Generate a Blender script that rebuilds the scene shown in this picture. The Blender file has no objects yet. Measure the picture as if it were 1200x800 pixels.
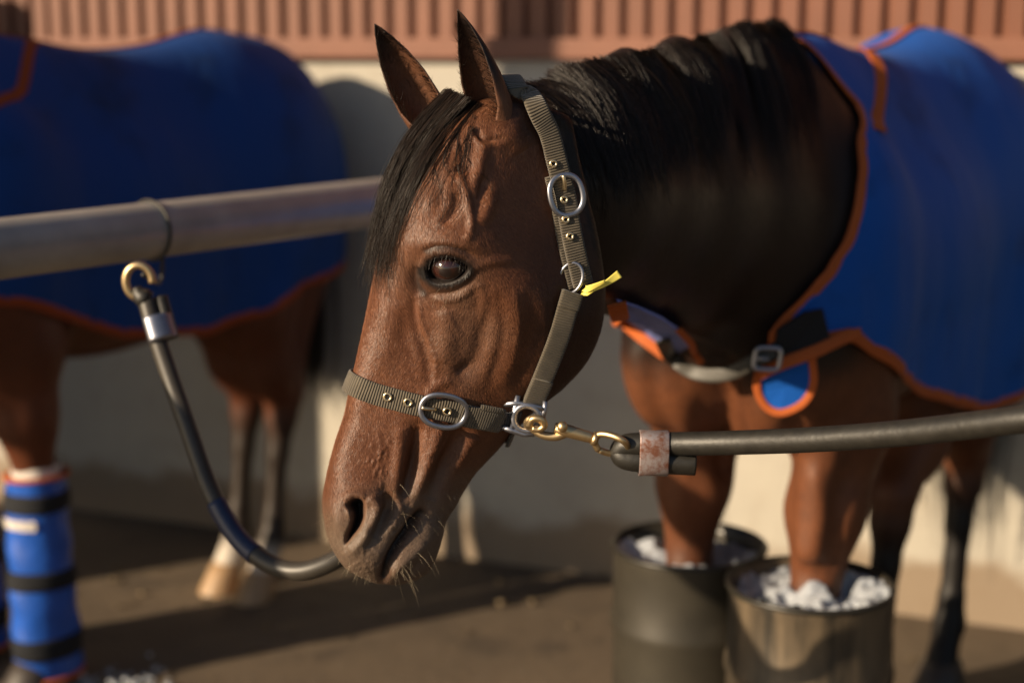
import bpy, math, random
import numpy as np
from mathutils import Vector, Matrix
from mathutils.bvhtree import BVHTree

random.seed(4)
RNG = np.random.default_rng(7)
SC = bpy.context.scene
COL = SC.collection

# ------------------------------------------------------------------ camera
FPX = 1850.0            # focal length expressed in pixels of a 1200 px wide frame
PITCH = math.atan(350 / FPX)
CAM = np.array([0.0, 0.0, 1.55])
cam_data = bpy.data.cameras.new('camera')
cam = bpy.data.objects.new('camera', cam_data)
COL.objects.link(cam)
cam.location = CAM
cam.rotation_euler = (math.pi / 2 - PITCH, 0, 0)
cam_data.sensor_width = 36
cam_data.lens = FPX / 1200 * 36
cam_data.clip_start = 0.05
cam_data.clip_end = 600
cam_data.dof.use_dof = True
cam_data.dof.focus_distance = 1.98
cam_data.dof.aperture_fstop = 2.0
SC.camera = cam

# ------------------------------------------------------------------ world and sun
SUN_TRAVEL = np.array([0.868, 0.497])
SUN_ELEV = math.radians(21)
world = bpy.data.worlds.new('World')
SC.world = world
world.use_nodes = True
wt = world.node_tree
sky = wt.nodes.new('ShaderNodeTexSky')
sky.sky_type = 'NISHITA'
sky.sun_disc = False
sky.sun_elevation = SUN_ELEV
sky.sun_rotation = math.atan2(-SUN_TRAVEL[0], -SUN_TRAVEL[1])
bg = wt.nodes['Background']
bg.inputs[1].default_value = 0.05
wt.links.new(sky.outputs[0], bg.inputs[0])
sd = bpy.data.lights.new('sun', 'SUN')
sun = bpy.data.objects.new('sun', sd)
COL.objects.link(sun)
sd.energy = 5.0
sd.angle = math.radians(0.6)
sd.color = (1.0, 0.80, 0.56)
_d = Vector((SUN_TRAVEL[0] * math.cos(SUN_ELEV), SUN_TRAVEL[1] * math.cos(SUN_ELEV), -math.sin(SUN_ELEV)))
sun.rotation_euler = _d.to_track_quat('-Z', 'Y').to_euler()
SC.view_settings.view_transform = 'Standard'
SC.view_settings.look = 'None'
SC.view_settings.exposure = 0.82
SC.view_settings.gamma = 1.0

# ------------------------------------------------------------------ projection helpers
CP, SP = math.cos(PITCH), math.sin(PITCH)
def ray(u, v):
    a = (np.asarray(u, float) - 600) / FPX
    b = (400 - np.asarray(v, float)) / FPX
    return np.stack([a, CP + b * SP, -SP + b * CP], -1)
def P(u, v, Y):
    d = ray(u, v)
    return CAM + d * (np.asarray(Y, float) / d[..., 1])[..., None]
def G(u, v, z=0.0):
    d = ray(u, v)
    return CAM + d * ((z - CAM[2]) / d[..., 2])[..., None]
def project(p):
    q = np.asarray(p, float) - CAM
    z = q[..., 1] * CP - q[..., 2] * SP
    y = q[..., 1] * SP + q[..., 2] * CP
    return 600 + FPX * q[..., 0] / z, 400 - FPX * y / z

# ------------------------------------------------------------------ object helpers
def link(o, parent=None):
    COL.objects.link(o)
    if parent is not None:
        o.parent = parent
    return o
def tag(o, label=None, cat=None, group=None, kind=None):
    if label: o['label'] = label
    if cat: o['category'] = cat
    if group: o['group'] = group
    if kind: o['kind'] = kind
    return o
def thing(name, label, cat, loc=(0, 0, 0), rotz=0, group=None):
    o = bpy.data.objects.new(name, None)
    o.empty_display_size = 0.1
    o.location = loc
    o.rotation_euler = (0, 0, rotz)
    link(o)
    return tag(o, label, cat, group)
def np_mesh(name, V, F, mat=None, parent=None, smooth=True, uv=None, origin=None):
    """V (n,3) in parent space, F list/array of quads or tris."""
    V = np.asarray(V, np.float32)
    if origin is not None:
        V = V - np.asarray(origin, np.float32)
    me = bpy.data.meshes.new(name)
    if isinstance(F, np.ndarray):
        n, k = F.shape
        me.vertices.add(len(V)); me.vertices.foreach_set('co', V.ravel())
        me.loops.add(n * k); me.loops.foreach_set('vertex_index', F.astype(np.int32).ravel())
        me.polygons.add(n)
        me.polygons.foreach_set('loop_start', np.arange(0, n * k, k, dtype=np.int32))
        me.polygons.foreach_set('loop_total', np.full(n, k, dtype=np.int32))
        me.update(calc_edges=True)
        me.validate()
    else:
        me.from_pydata([tuple(map(float, v)) for v in V], [], [tuple(int(i) for i in f) for f in F])
        me.update()
    me.polygons.foreach_set('use_smooth', np.full(len(me.polygons), bool(smooth)))
    if uv is not None:
        uv = np.asarray(uv, np.float32)
        li = np.empty(len(me.loops), np.int32); me.loops.foreach_get('vertex_index', li)
        l = me.uv_layers.new(name='UVMap')
        l.data.foreach_set('uv', uv[li].ravel())
    if mat is not None:
        me.materials.append(mat)
    o = bpy.data.objects.new(name, me)
    if origin is not None:
        o.location = tuple(float(x) for x in origin)
    return link(o, parent)
def vcol(o, name, arr):
    at = o.data.attributes.new(name, 'FLOAT', 'POINT')
    at.data.foreach_set('value', np.asarray(arr, np.float32))
class MB:
    def __init__(s): s.V = []; s.F = []; s.U = []; s.n = 0
    def add(s, V, F, U=None):
        V = np.asarray(V, float)
        for f in F: s.F.append(tuple(int(i) + s.n for i in f))
        s.V.append(V); s.n += len(V)
        s.U.append(np.zeros((len(V), 2)) if U is None else np.asarray(U, float))
        return s
    def build(s, name, mat=None, parent=None, smooth=True, origin=None, bevel=0, sub=0):
        o = np_mesh(name, np.concatenate(s.V), s.F, mat, parent, smooth, np.concatenate(s.U), origin)
        if bevel:
            m = o.modifiers.new('bevel', 'BEVEL'); m.width = bevel; m.segments = 2; m.limit_method = 'ANGLE'
            m.angle_limit = math.radians(40)
        if sub:
            m = o.modifiers.new('sub', 'SUBSURF'); m.levels = sub; m.render_levels = sub
        return o
def unit(v):
    v = np.asarray(v, float)
    return v / np.maximum(np.linalg.norm(v, axis=-1, keepdims=True), 1e-12)
def catmull(pts, n, closed=False):
    """Resample control points (k,d) into n points along a Catmull-Rom spline."""
    p = np.asarray(pts, float); k = len(p)
    if closed:
        q = np.concatenate([p[-1:], p, p[:2]]); t = np.linspace(0, k, n, endpoint=False)
    else:
        q = np.concatenate([2 * p[:1] - p[1:2], p, 2 * p[-1:] - p[-2:-1]]); t = np.linspace(0, k - 1, n)
    i = np.minimum(t.astype(int), (k if closed else k - 1) - 1); f = (t - i)[:, None]
    a, b, c, d = q[i], q[i + 1], q[i + 2], q[i + 3]
    return 0.5 * (2 * b + (c - a) * f + (2 * a - 5 * b + 4 * c - d) * f ** 2 + (-a + 3 * b - 3 * c + d) * f ** 3)
def tube(pts, r, seg=10, up=(0, 0, 1), closed=False, caps=True, sq=(1, 1)):
    pts = np.asarray(pts, float); n = len(pts)
    r = np.broadcast_to(np.asarray(r, float), (n,))
    if closed: T = unit(np.roll(pts, -1, 0) - np.roll(pts, 1, 0))
    else: T = unit(np.gradient(pts, axis=0))
    N = np.empty_like(T)
    a = np.asarray(up, float)
    if abs(np.dot(a, T[0])) > .95: a = np.array([1.0, 0, 0]) if abs(T[0][0]) < .9 else np.array([0, 1.0, 0])
    prev = unit(a - np.dot(a, T[0]) * T[0])
    for i in range(n):
        prev = unit(prev - np.dot(prev, T[i]) * T[i]); N[i] = prev
    B = np.cross(T, N)
    if closed:
        pass
    ang = np.linspace(0, 2 * math.pi, seg, endpoint=False)
    V = pts[:, None] + r[:, None, None] * (np.cos(ang)[None, :, None] * N[:, None] * sq[0] + np.sin(ang)[None, :, None] * B[:, None] * sq[1])
    L = np.concatenate([[0], np.cumsum(np.linalg.norm(np.diff(pts, axis=0), axis=1))])
    U = np.stack(np.broadcast_arrays(L[:, None], ang[None] / (2 * math.pi)), -1).reshape(-1, 2)
    F = []
    for i in range(n if closed else n - 1):
        j = (i + 1) % n
        for k in range(seg):
            m = (k + 1) % seg
            F.append((i * seg + k, i * seg + m, j * seg + m, j * seg + k))
    if caps and not closed:
        F.append(tuple(range(seg))[::-1]); F.append(tuple((n - 1) * seg + k for k in range(seg)))
    return V.reshape(-1, 3), F, U
def band(pts, nrm, width, thick, shift=0.0):
    """A webbing strap: rounded rectangular section swept along pts; nrm points away from the surface."""
    pts = np.asarray(pts, float); n = len(pts)
    T = unit(np.gradient(pts, axis=0)); N = unit(nrm - (nrm * T).sum(-1, keepdims=True) * T); B = np.cross(T, N)
    w = np.broadcast_to(np.asarray(width, float), (n,))
    sec = [(-.5, 0), (-.49, .8), (-.4, 1), (-.2, 1.04), (0, 1.06), (.2, 1.04), (.4, 1), (.49, .8), (.5, 0), (.4, -.12), (-.4, -.12)]
    S = np.array(sec); m = len(S)
    V = pts[:, None] + B[:, None] * (S[None, :, 0, None] * w[:, None, None] + shift) + N[:, None] * (S[None, :, 1, None] * thick)
    L = np.concatenate([[0], np.cumsum(np.linalg.norm(np.diff(pts, axis=0), axis=1))])
    U = np.stack(np.broadcast_arrays(L[:, None], (S[:, 0] * np.mean(w))[None]), -1).reshape(-1, 2)
    F = []
    for i in range(n - 1):
        for k in range(m):
            q = (k + 1) % m
            F.append((i * m + k, (i + 1) * m + k, (i + 1) * m + q, i * m + q))
    F.append(tuple(range(m))); F.append(tuple((n - 1) * m + k for k in range(m))[::-1])
    return V.reshape(-1, 3), F, U
def box(cx, cy, cz, sx, sy, sz):
    V = [(cx + a * sx / 2, cy + b * sy / 2, cz + c * sz / 2) for a in (-1, 1) for b in (-1, 1) for c in (-1, 1)]
    F = [(0, 1, 3, 2), (4, 6, 7, 5), (0, 4, 5, 1), (2, 3, 7, 6), (0, 2, 6, 4), (1, 5, 7, 3)]
    return V, F
def lathe(prof, seg=48, c=(0, 0, 0)):
    V = []; F = []
    for r, z in prof:
        for k in range(seg):
            t = 2 * math.pi * k / seg
            V.append((c[0] + r * math.cos(t), c[1] + r * math.sin(t), c[2] + z))
    for i in range(len(prof) - 1):
        for k in range(seg):
            m = (k + 1) % seg
            F.append((i * seg + k, i * seg + m, (i + 1) * seg + m, (i + 1) * seg + k))
    U = [(k / seg, i) for i in range(len(prof)) for k in range(seg)]
    return V, F, U
def hair_mesh(name, C, r0, mat, parent, tip=0.15):
    """C (N,K,3) strand polylines -> thin three-sided tubes in one mesh."""
    C = np.asarray(C, float); N, K, _ = C.shape
    T = unit(np.gradient(C, axis=1))
    A = unit(RNG.normal(size=(N, 1, 3)) + 0 * T)
    Nn = unit(A - (A * T).sum(-1, keepdims=True) * T); B = np.cross(T, Nn)
    r = np.broadcast_to(np.asarray(r0, float), (N,))[:, None] * np.linspace(1, tip, K)[None] ** .7
    V = []
    for k in range(3):
        t = 2 * math.pi * k / 3
        V.append(C + r[..., None] * (math.cos(t) * Nn + math.sin(t) * B))
    V = np.stack(V, 2).reshape(-1, 3)          # index = (i*K + j)*3 + k
    i = np.arange(N)[:, None, None]; j = np.arange(K - 1)[None, :, None]; k = np.arange(3)[None, None, :]
    a = (i * K + j) * 3 + k; b = (i * K + j) * 3 + (k + 1) % 3
    c = (i * K + j + 1) * 3 + (k + 1) % 3; d = (i * K + j + 1) * 3 + k
    F = np.stack([a, b, c, d], -1).reshape(-1, 4)
    o = np_mesh(name, V, F, mat, parent)
    at = np.repeat(RNG.random(N), K * 3)
    vcol(o, 'rnd', at)
    return o

# ------------------------------------------------------------------ materials
def nodes(name):
    m = bpy.data.materials.new(name); m.use_nodes = True
    nt = m.node_tree
    return m, nt, nt.nodes['Principled BSDF']
def N(nt, t, **kw):
    n = nt.nodes.new(t)
    for k, v in kw.items():
        if hasattr(n, k): setattr(n, k, v)
        else: n.inputs[k.replace('_', ' ')].default_value = v
    return n
def ramp(nt, src, stops):
    n = nt.nodes.new('ShaderNodeValToRGB'); e = n.color_ramp.elements
    while len(e) < len(stops): e.new(0.5)
    for x, (p, c) in zip(e, stops):
        x.position = p
        x.color = (c, c, c, 1) if isinstance(c, (int, float)) else (*c, 1)
    nt.links.new(src, n.inputs[0]); return n.outputs[0]
def mix(nt, fac, a, b, mode='MIX'):
    n = nt.nodes.new('ShaderNodeMix'); n.data_type = 'RGBA'; n.blend_type = mode
    for s, x in ((n.inputs[0], fac), (n.inputs[6], a), (n.inputs[7], b)):
        if hasattr(x, 'node'): nt.links.new(x, s)
        elif isinstance(x, (int, float)): s.default_value = x
        else: s.default_value = (*x, 1)
    return n.outputs[2]
def math_n(nt, op, a, b=0.0, c=None):
    n = nt.nodes.new('ShaderNodeMath'); n.operation = op
    for s, x in zip(n.inputs, (a, b, c)):
        if x is None: continue
        if hasattr(x, 'node'): nt.links.new(x, s)
        else: s.default_value = x
    return n.outputs[0]
def noise(nt, scale, detail=4, rough=.55, coord='Object', stretch=None, rot=None, dist=0):
    tc = nt.nodes.new('ShaderNodeTexCoord')
    src = tc.outputs[coord]
    if stretch or rot:
        mp = nt.nodes.new('ShaderNodeMapping')
        if stretch: mp.inputs['Scale'].default_value = stretch
        if rot: mp.inputs['Rotation'].default_value = rot
        nt.links.new(src, mp.inputs[0]); src = mp.outputs[0]
    n = nt.nodes.new('ShaderNodeTexNoise'); n.inputs['Scale'].default_value = scale
    n.inputs['Detail'].default_value = detail; n.inputs['Roughness'].default_value = rough
    n.inputs['Distortion'].default_value = dist
    nt.links.new(src, n.inputs['Vector']); return n.outputs[0]
def bump(nt, bsdf, h, strength=.3, dist=.002, prev=None):
    b = nt.nodes.new('ShaderNodeBump'); b.inputs['Strength'].default_value = strength; b.inputs['Distance'].default_value = dist
    nt.links.new(h, b.inputs['Height'])
    if prev is not None: nt.links.new(prev, b.inputs['Normal'])
    nt.links.new(b.outputs[0], bsdf.inputs['Normal']); return b.outputs[0]
def attr(nt, name):
    a = nt.nodes.new('ShaderNodeAttribute'); a.attribute_name = name; return a.outputs['Fac']
def setc(nt, bsdf, c):
    if hasattr(c, 'node'): nt.links.new(c, bsdf.inputs['Base Color'])
    else: bsdf.inputs['Base Color'].default_value = (*c, 1)

def coat_material(name, base, light, dark, head=False):
    m, nt, b = nodes(name)
    big = noise(nt, 7, 3)
    c = mix(nt, ramp(nt, big, [(.35, 0), (.65, 1)]), base, light)
    fine = noise(nt, 420 if head else 150, 2, .7, stretch=(1, 1, .35))
    c = mix(nt, ramp(nt, fine, [(.3, 0.35), (.7, 0)]), c, dark)
    c = mix(nt, attr(nt, 'dark'), c, dark)
    c = mix(nt, attr(nt, 'grey'), c, (.120, .084, .060))
    c = mix(nt, attr(nt, 'sock'), c, (.45, .40, .34))
    setc(nt, b, c)
    b.inputs['Roughness'].default_value = .46
    nt.links.new(ramp(nt, fine, [(.2, .62), (.8, .46)]), b.inputs['Roughness'])
    b.inputs['Specular IOR Level'].default_value = .32
    b.inputs['Sheen Weight'].default_value = .05 if head else 0.0
    b.inputs['Sheen Roughness'].default_value = .35
    b.inputs['Sheen Tint'].default_value = (.9, .75, .6, 1)
    p = bump(nt, b, noise(nt, 45, 4, .6, stretch=(1, 1, .5)), .12, .0012)
    bump(nt, b, noise(nt, 520 if head else 200, 2, .75, stretch=(1, 1, .3)), .8 if head else .25, .0009 if head else .0006, p)
    return m
M = {}
M['coat'] = coat_material('bay_coat', (.135, .046, .020), (.205, .088, .044), (.010, .006, .005), True)
M['coat_body'] = coat_material('bay_coat_body', (.105, .034, .013), (.15, .052, .021), (.005, .0035, .003))
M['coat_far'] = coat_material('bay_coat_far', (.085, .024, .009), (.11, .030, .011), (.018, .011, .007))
def coat_hair():
    m, nt, b = nodes('bay_coat_hair')
    c = mix(nt, attr(nt, 'rnd'), (.105, .034, .014), (.235, .092, .042))
    c = mix(nt, ramp(nt, noise(nt, 9, 3), [(.35, .35), (.65, 0)]), c, (.055, .017, .007))
    c = mix(nt, attr(nt, 'dark'), c, (.010, .006, .005)); c = mix(nt, attr(nt, 'grey'), c, (.150, .108, .078))
    setc(nt, b, c); b.inputs['Roughness'].default_value = .46; b.inputs['Specular IOR Level'].default_value = .38
    return m
M['coat_hair'] = coat_hair()
def hair_mat(name, c0, c1, rough=.38):
    m, nt, b = nodes(name)
    setc(nt, b, mix(nt, attr(nt, 'rnd'), c0, c1))
    b.inputs['Roughness'].default_value = rough
    b.inputs['Specular IOR Level'].default_value = .35
    return m
M['forelock'] = hair_mat('forelock_hair', (.006, .004, .0035), (.022, .012, .007), .42)
M['mane'] = hair_mat('mane_hair', (.007, .005, .004), (.024, .015, .011), .34)
M['forelock'].node_tree.nodes['Principled BSDF'].inputs['Specular IOR Level'].default_value = .2
M['mane'].node_tree.nodes['Principled BSDF'].inputs['Specular IOR Level'].default_value = .42
M['whisker'] = hair_mat('whisker_hair', (.25, .19, .12), (.5, .42, .3), .5)
def simple(name, c, rough=.5, metal=0, spec=.5, nscale=60, var=.25, bmp=.15, bdist=.001):
    m, nt, b = nodes(name)
    n = noise(nt, nscale, 4)
    d = tuple(x * (1 - var) for x in c); l = tuple(min(1, x * (1 + var)) for x in c)
    setc(nt, b, mix(nt, n, d, l)); b.inputs['Roughness'].default_value = rough
    b.inputs['Metallic'].default_value = metal; b.inputs['Specular IOR Level'].default_value = spec
    if bmp: bump(nt, b, n, bmp, bdist)
    return m
def webbing(name, c):
    m, nt, b = nodes(name)
    uv = nt.nodes.new('ShaderNodeUVMap')
    w = nt.nodes.new('ShaderNodeTexWave'); w.bands_direction = 'X'; w.inputs['Scale'].default_value = 92
    w.inputs['Distortion'].default_value = .6; w.inputs['Detail'].default_value = 1
    nt.links.new(uv.outputs[0], w.inputs[0])
    w2 = nt.nodes.new('ShaderNodeTexWave'); w2.bands_direction = 'Y'; w2.inputs['Scale'].default_value = 260
    w2.inputs['Distortion'].default_value = .4
    nt.links.new(uv.outputs[0], w2.inputs[0])
    n = noise(nt, 60, 4)
    col = mix(nt, ramp(nt, n, [(.3, 0), (.7, 1)]), tuple(x * .75 for x in c), tuple(x * 1.25 for x in c))
    col = mix(nt, ramp(nt, w.outputs[1], [(.1, .75), (.5, 0)]), col, tuple(x * .3 for x in c))
    setc(nt, b, col)
    b.inputs['Roughness'].default_value = .75
    b.inputs['Sheen Weight'].default_value = .2
    p = bump(nt, b, w.outputs[1], .9, .0012)
    bump(nt, b, w2.outputs[1], .3, .0004, p)
    return m
M['web'] = webbing('olive_webbing', (.092, .073, .047))
M['web_dark'] = webbing('dark_webbing', (.028, .026, .026))
M['steel'] = simple('dull_steel', (.33, .34, .39), .42, 1.0, .5, 300, .18, .12, .0004)
M['brass'] = simple('brass', (.58, .43, .24), .42, 1.0, .5, 200, .2, .1, .0004)
M['brass_pale'] = simple('pale_brass', (.75, .62, .40), .35, 1.0, .5, 200, .15, 0)
M['rubber'] = simple('black_rubber', (.013, .0115, .009), .50, 0, .5, 70, .8, .6, .0012)
M['worn_metal'] = None
def worn():
    m, nt, b = nodes('worn_clamp')
    n = ramp(nt, noise(nt, 55, 6, .7), [(.42, 0), (.60, 1)])
    setc(nt, b, mix(nt, n, (.34, .29, .29), (.16, .065, .040)))
    b.inputs['Metallic'].default_value = .6
    nt.links.new(ramp(nt, n, [(0, .42), (1, .7)]), b.inputs['Roughness'])
    bump(nt, b, noise(nt, 180, 4), .35, .0008)
    return m
M['worn_metal'] = worn()
M['yellow'] = simple('yellow_ribbon', (.72, .62, .12), .55, 0, .4, 80, .15, .1)
M['leather'] = simple('dark_leather', (.022, .019, .014), .5, 0, .5, 80, .3, .3)
M['black_fabric'] = simple('black_fabric', (.010, .011, .014), .85, 0, .3, 300, .3, .4)
M['orange'] = simple('orange_binding', (.36, .082, .016), .75, 0, .3, 200, .2, .35)
M['wrap_blue'] = simple('blue_wrap', (.008, .07, .36), .42, 0, .5, 14, .35, .5, .01)
M['fleece'] = simple('white_fleece', (.6, .55, .5), .95, 0, .2, 120, .2, .9, .01)
M['hoof'] = simple('pale_hoof', (.30, .19, .10), .5, 0, .5, 40, .35, .3)
M['hoof_dark'] = simple('dark_hoof', (.035, .027, .022), .5, 0, .5, 40, .35, .3)
def rug_mat(name, c, dirt):
    m, nt, b = nodes(name)
    n = ramp(nt, noise(nt, 6, 5, .6), [(.52, 0), (.72, 1)])
    setc(nt, b, mix(nt, math_n(nt, 'MULTIPLY', n, .7), c, dirt))
    b.inputs['Roughness'].default_value = .75; b.inputs['Specular IOR Level'].default_value = .2
    b.inputs['Sheen Weight'].default_value = .05; b.inputs['Sheen Tint'].default_value = (.3, .5, 1, 1)
    p = bump(nt, b, noise(nt, 4.5, 3, .5, stretch=(1.8, 1, .45), dist=.6), .30, .03)
    bump(nt, b, noise(nt, 700, 2), .3, .0008, p)
    return m
M['rug'] = rug_mat('blue_rug', (.004, .078, .37), (.004, .032, .14))
M['rug_shaded'] = rug_mat('shaded_blue_rug', (.002, .036, .17), (.004, .016, .05))  # blue of the left rug darkened to carry its shade
M['orange_shaded'] = simple('shaded_orange_binding', (.22, .045, .012), .8, 0, .2, 200, .2, .3)  # orange binding darkened for the shade on the left rug
M['rug_lining'] = simple('rug_lining', (.16, .20, .48), .8, 0, .3, 30, .2, .2)
M['rug_dark'] = rug_mat('dark_rug', (.012, .018, .020), (.02, .02, .016))
def plaster():
    m, nt, b = nodes('pale_plaster')
    n1 = noise(nt, 2.2, 6, .62); n2 = noise(nt, 14, 5, .6)
    c = mix(nt, ramp(nt, n1, [(.3, 0), (.7, 1)]), (.33, .305, .26), (.41, .38, .32))
    c = mix(nt, ramp(nt, n2, [(.52, 0), (.75, .5)]), c, (.27, .23, .18))
    tc = nt.nodes.new('ShaderNodeTexCoord'); sx = nt.nodes.new('ShaderNodeSeparateXYZ'); nt.links.new(tc.outputs['Object'], sx.inputs[0])
    h = math_n(nt, 'SUBTRACT', sx.outputs[2], math_n(nt, 'MULTIPLY', noise(nt, 4.5, 5), .26))
    c = mix(nt, ramp(nt, h, [(0, .8), (.06, 0)]), c, (.17, .115, .068))
    setc(nt, b, c); b.inputs['Roughness'].default_value = .85
    bump(nt, b, n2, .4, .006)
    return m
M['plaster'] = plaster()
M['siding'] = simple('red_siding', (.150, .056, .030), .55, 0, .4, 5, .22, .2, .002)
M['flashing'] = simple('red_flashing', (.175, .072, .043), .6, 0, .4, 9, .25, .2, .002)
def ground_mat():
    m, nt, b = nodes('yard_ground')
    n1 = noise(nt, 1.3, 6, .65); n2 = noise(nt, 22, 6, .7); n3 = noise(nt, 4, 4)
    c = mix(nt, ramp(nt, n1, [(.35, 0), (.65, 1)]), (.068, .048, .030), (.112, .080, .050))
    c = mix(nt, ramp(nt, n3, [(.55, 0), (.7, .7)]), c, (.030, .021, .014))
    c = mix(nt, ramp(nt, n2, [(.5, 0), (.7, .6)]), c, (.105, .080, .055))
    setc(nt, b, c); b.inputs['Roughness'].default_value = .8
    p = bump(nt, b, n2, .6, .008)
    bump(nt, b, noise(nt, 90, 3), .5, .003, p)
    return m
M['ground'] = ground_mat()
M['pipe'] = simple('galvanised_pipe', (.33, .32, .295), .36, .22, .5, 12, .35, .2, .001)
def barrel_mat():
    m, nt, b = nodes('barrel_plastic')
    n = noise(nt, 5, 5, .6, stretch=(2, 2, .35))
    c = mix(nt, ramp(nt, n, [(.44, 0), (.60, 1)]), (.022, .018, .013), (.110, .082, .052))
    setc(nt, b, c); b.inputs['Roughness'].default_value = .45
    bump(nt, b, noise(nt, 40, 4, stretch=(1, 1, .2)), .25, .002)
    return m
M['barrel'] = barrel_mat()
M['barrel_mid'] = simple('black_barrel', (.030, .026, .019), .42, 0, .5, 6, .8, .25)
M['barrel_dark'] = simple('dark_barrel_plastic', (.016, .014, .010), .4, 0, .5, 30, .3, .2)
def ice_mat():
    m, nt, b = nodes('crushed_ice')
    setc(nt, b, mix(nt, noise(nt, 30, 3), (.42, .46, .52), (.72, .76, .82)))
    b.inputs['Roughness'].default_value = .22
    b.inputs['Subsurface Weight'].default_value = .25; b.inputs['Subsurface Radius'].default_value = (.02, .02, .02)
    b.inputs['Transmission Weight'].default_value = .45
    bump(nt, b, noise(nt, 60, 5, .7), .4, .006)
    return m
M['ice'] = ice_mat()
M['dark_timber'] = simple('dark_timber', (.030, .022, .016), .8, 0, .3, 6, .4, .4, .004)
M['concrete'] = simple('concrete', (.33, .30, .26), .85, 0, .3, 10, .2, .3, .004)

# ------------------------------------------------------------------ frames
# horses stand parallel: local x forward, y to the animal's left, z up
HF = unit(np.array([-.53, -.848, 0])); HL = np.array([-HF[1], HF[0], 0.0])
HROT = math.atan2(HF[1], HF[0])
def frame_world(o, p):
    p = np.asarray(p, float)
    return np.asarray(o) + p[..., :1] * HF + p[..., 1:2] * HL + p[..., 2:3] * np.array([0, 0, 1.0])
def frame_local(o, p):
    q = np.asarray(p, float) - np.asarray(o)
    return np.stack([q @ HF, q @ HL, q[..., 2]], -1)
_fl = G(955, 700, .50)[:2]; _fr = G(808, 662, .50)[:2]
O_MAIN = np.array([(_fl[0] + _fr[0]) / 2, (_fl[1] + _fr[1]) / 2, 0.0])

# ------------------------------------------------------------------ head: lofted skull with sculpted relief
PSI = math.radians(17)
HA = np.array([math.cos(PSI), math.sin(PSI), 0.0])      # rearwards along the head
HLat = np.array([math.sin(PSI), -math.cos(PSI), 0.0])   # towards the animal's left
HZ = np.array([0, 0, 1.0])
HO = P(560, 300, 2.07)
def h2w(l):
    l = np.asarray(l, float)
    return HO + l[..., 0:1] * HA + l[..., 1:2] * HZ + l[..., 2:3] * HLat
def w2h(p):
    q = np.asarray(p, float) - HO
    return np.stack([q @ HA, q @ HZ, q @ HLat], -1)
def Q(u, v, w=0.0):
    """pixel -> head-local (a,b,w) on the plane at lateral offset w"""
    d = ray(u, v); w = np.asarray(w, float)
    t = (((HO - CAM) @ HLat) + w) / (d @ HLat)
    return w2h(CAM + d * t[..., None])
# stations: dorsal px, ventral px, half widths in mm around the section
ST = [
 ((433, 677), (441, 681), [5, 8, 9, 9, 9, 8, 5]),
 ((402, 660), (450, 680), [15, 26, 31, 32, 31, 26, 14]),
 ((387, 637), (475, 679), [23, 39, 45, 45, 43, 36, 20]),
 ((381, 610), (500, 667), [26, 45, 53, 53, 48, 40, 23]),
 ((380, 582), (512, 643), [25, 45, 54, 53, 48, 42, 25]),
 ((385, 552), (519, 613), [23, 40, 50, 49, 44, 37, 22]),
 ((393, 520), (535, 588), [21, 34, 44, 46, 43, 36, 22]),
 ((404, 486), (556, 554), [21, 33, 43, 48, 45, 37, 23]),
 ((411, 452), (590, 515), [22, 34, 46, 53, 50, 41, 25]),
 ((419, 416), (624, 478), [23, 37, 51, 60, 57, 47, 28]),
 ((428, 376), (658, 450), [27, 42, 59, 69, 65, 54, 32]),
 ((437, 334), (687, 415), [34, 52, 71, 80, 73, 60, 37]),
 ((446, 290), (701, 372), [45, 69, 90, 91, 79, 66, 43]),
 ((456, 250), (702, 330), [52, 81, 97, 87, 73, 63, 45]),
 ((470, 210), (696, 285), [54, 82, 88, 77, 66, 60, 44]),
 ((492, 170), (686, 240), [50, 72, 76, 68, 59, 53, 40]),
 ((520, 138), (676, 200), [44, 62, 67, 61, 54, 49, 38]),
 ((556, 118), (668, 165), [36, 52, 58, 54, 48, 44, 34]),
 ((592, 112), (662, 138), [24, 38, 46, 48, 46, 38, 26]),
 ((622, 118), (650, 130), [5, 8, 10, 10, 10, 8, 5]),
]
NS, NPH = 560, 240      # along the head, and around one half of the section
D = Q(np.array([s[0][0] for s in ST], float), np.array([s[0][1] for s in ST], float))[:, :2]
Vn = Q(np.array([s[1][0] for s in ST], float), np.array([s[1][1] for s in ST], float))[:, :2]
Wd = np.array([s[2] for s in ST], float) / 1000
_c = (D + Vn) / 2
# parametrise by travelled distance so rows are even
_raw = np.concatenate([D, Vn, Wd], 1)
_seg = np.maximum(np.linalg.norm(np.diff(D, axis=0), axis=1), np.linalg.norm(np.diff(Vn, axis=0), axis=1))
_L = np.concatenate([[0], np.cumsum(_seg)])
_fine = catmull(_raw, 4000); _tf = np.interp(np.linspace(0, len(ST) - 1, 4000), np.arange(len(ST)), _L)
_tt = np.linspace(0, _L[-1], NS)
_row = np.stack([np.interp(_tt, _tf, _fine[:, k]) for k in range(_fine.shape[1])], 1)
Dr, Vr, Wr = _row[:, :2], _row[:, 2:4], _row[:, 4:]
phi = np.linspace(0, math.pi, NPH)
kn = np.array([0, .12, .25, .38, .5, .62, .75, .88, 1.0]) * math.pi
Wk = np.concatenate([np.zeros((NS, 1)), Wr, np.zeros((NS, 1))], 1)
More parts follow.
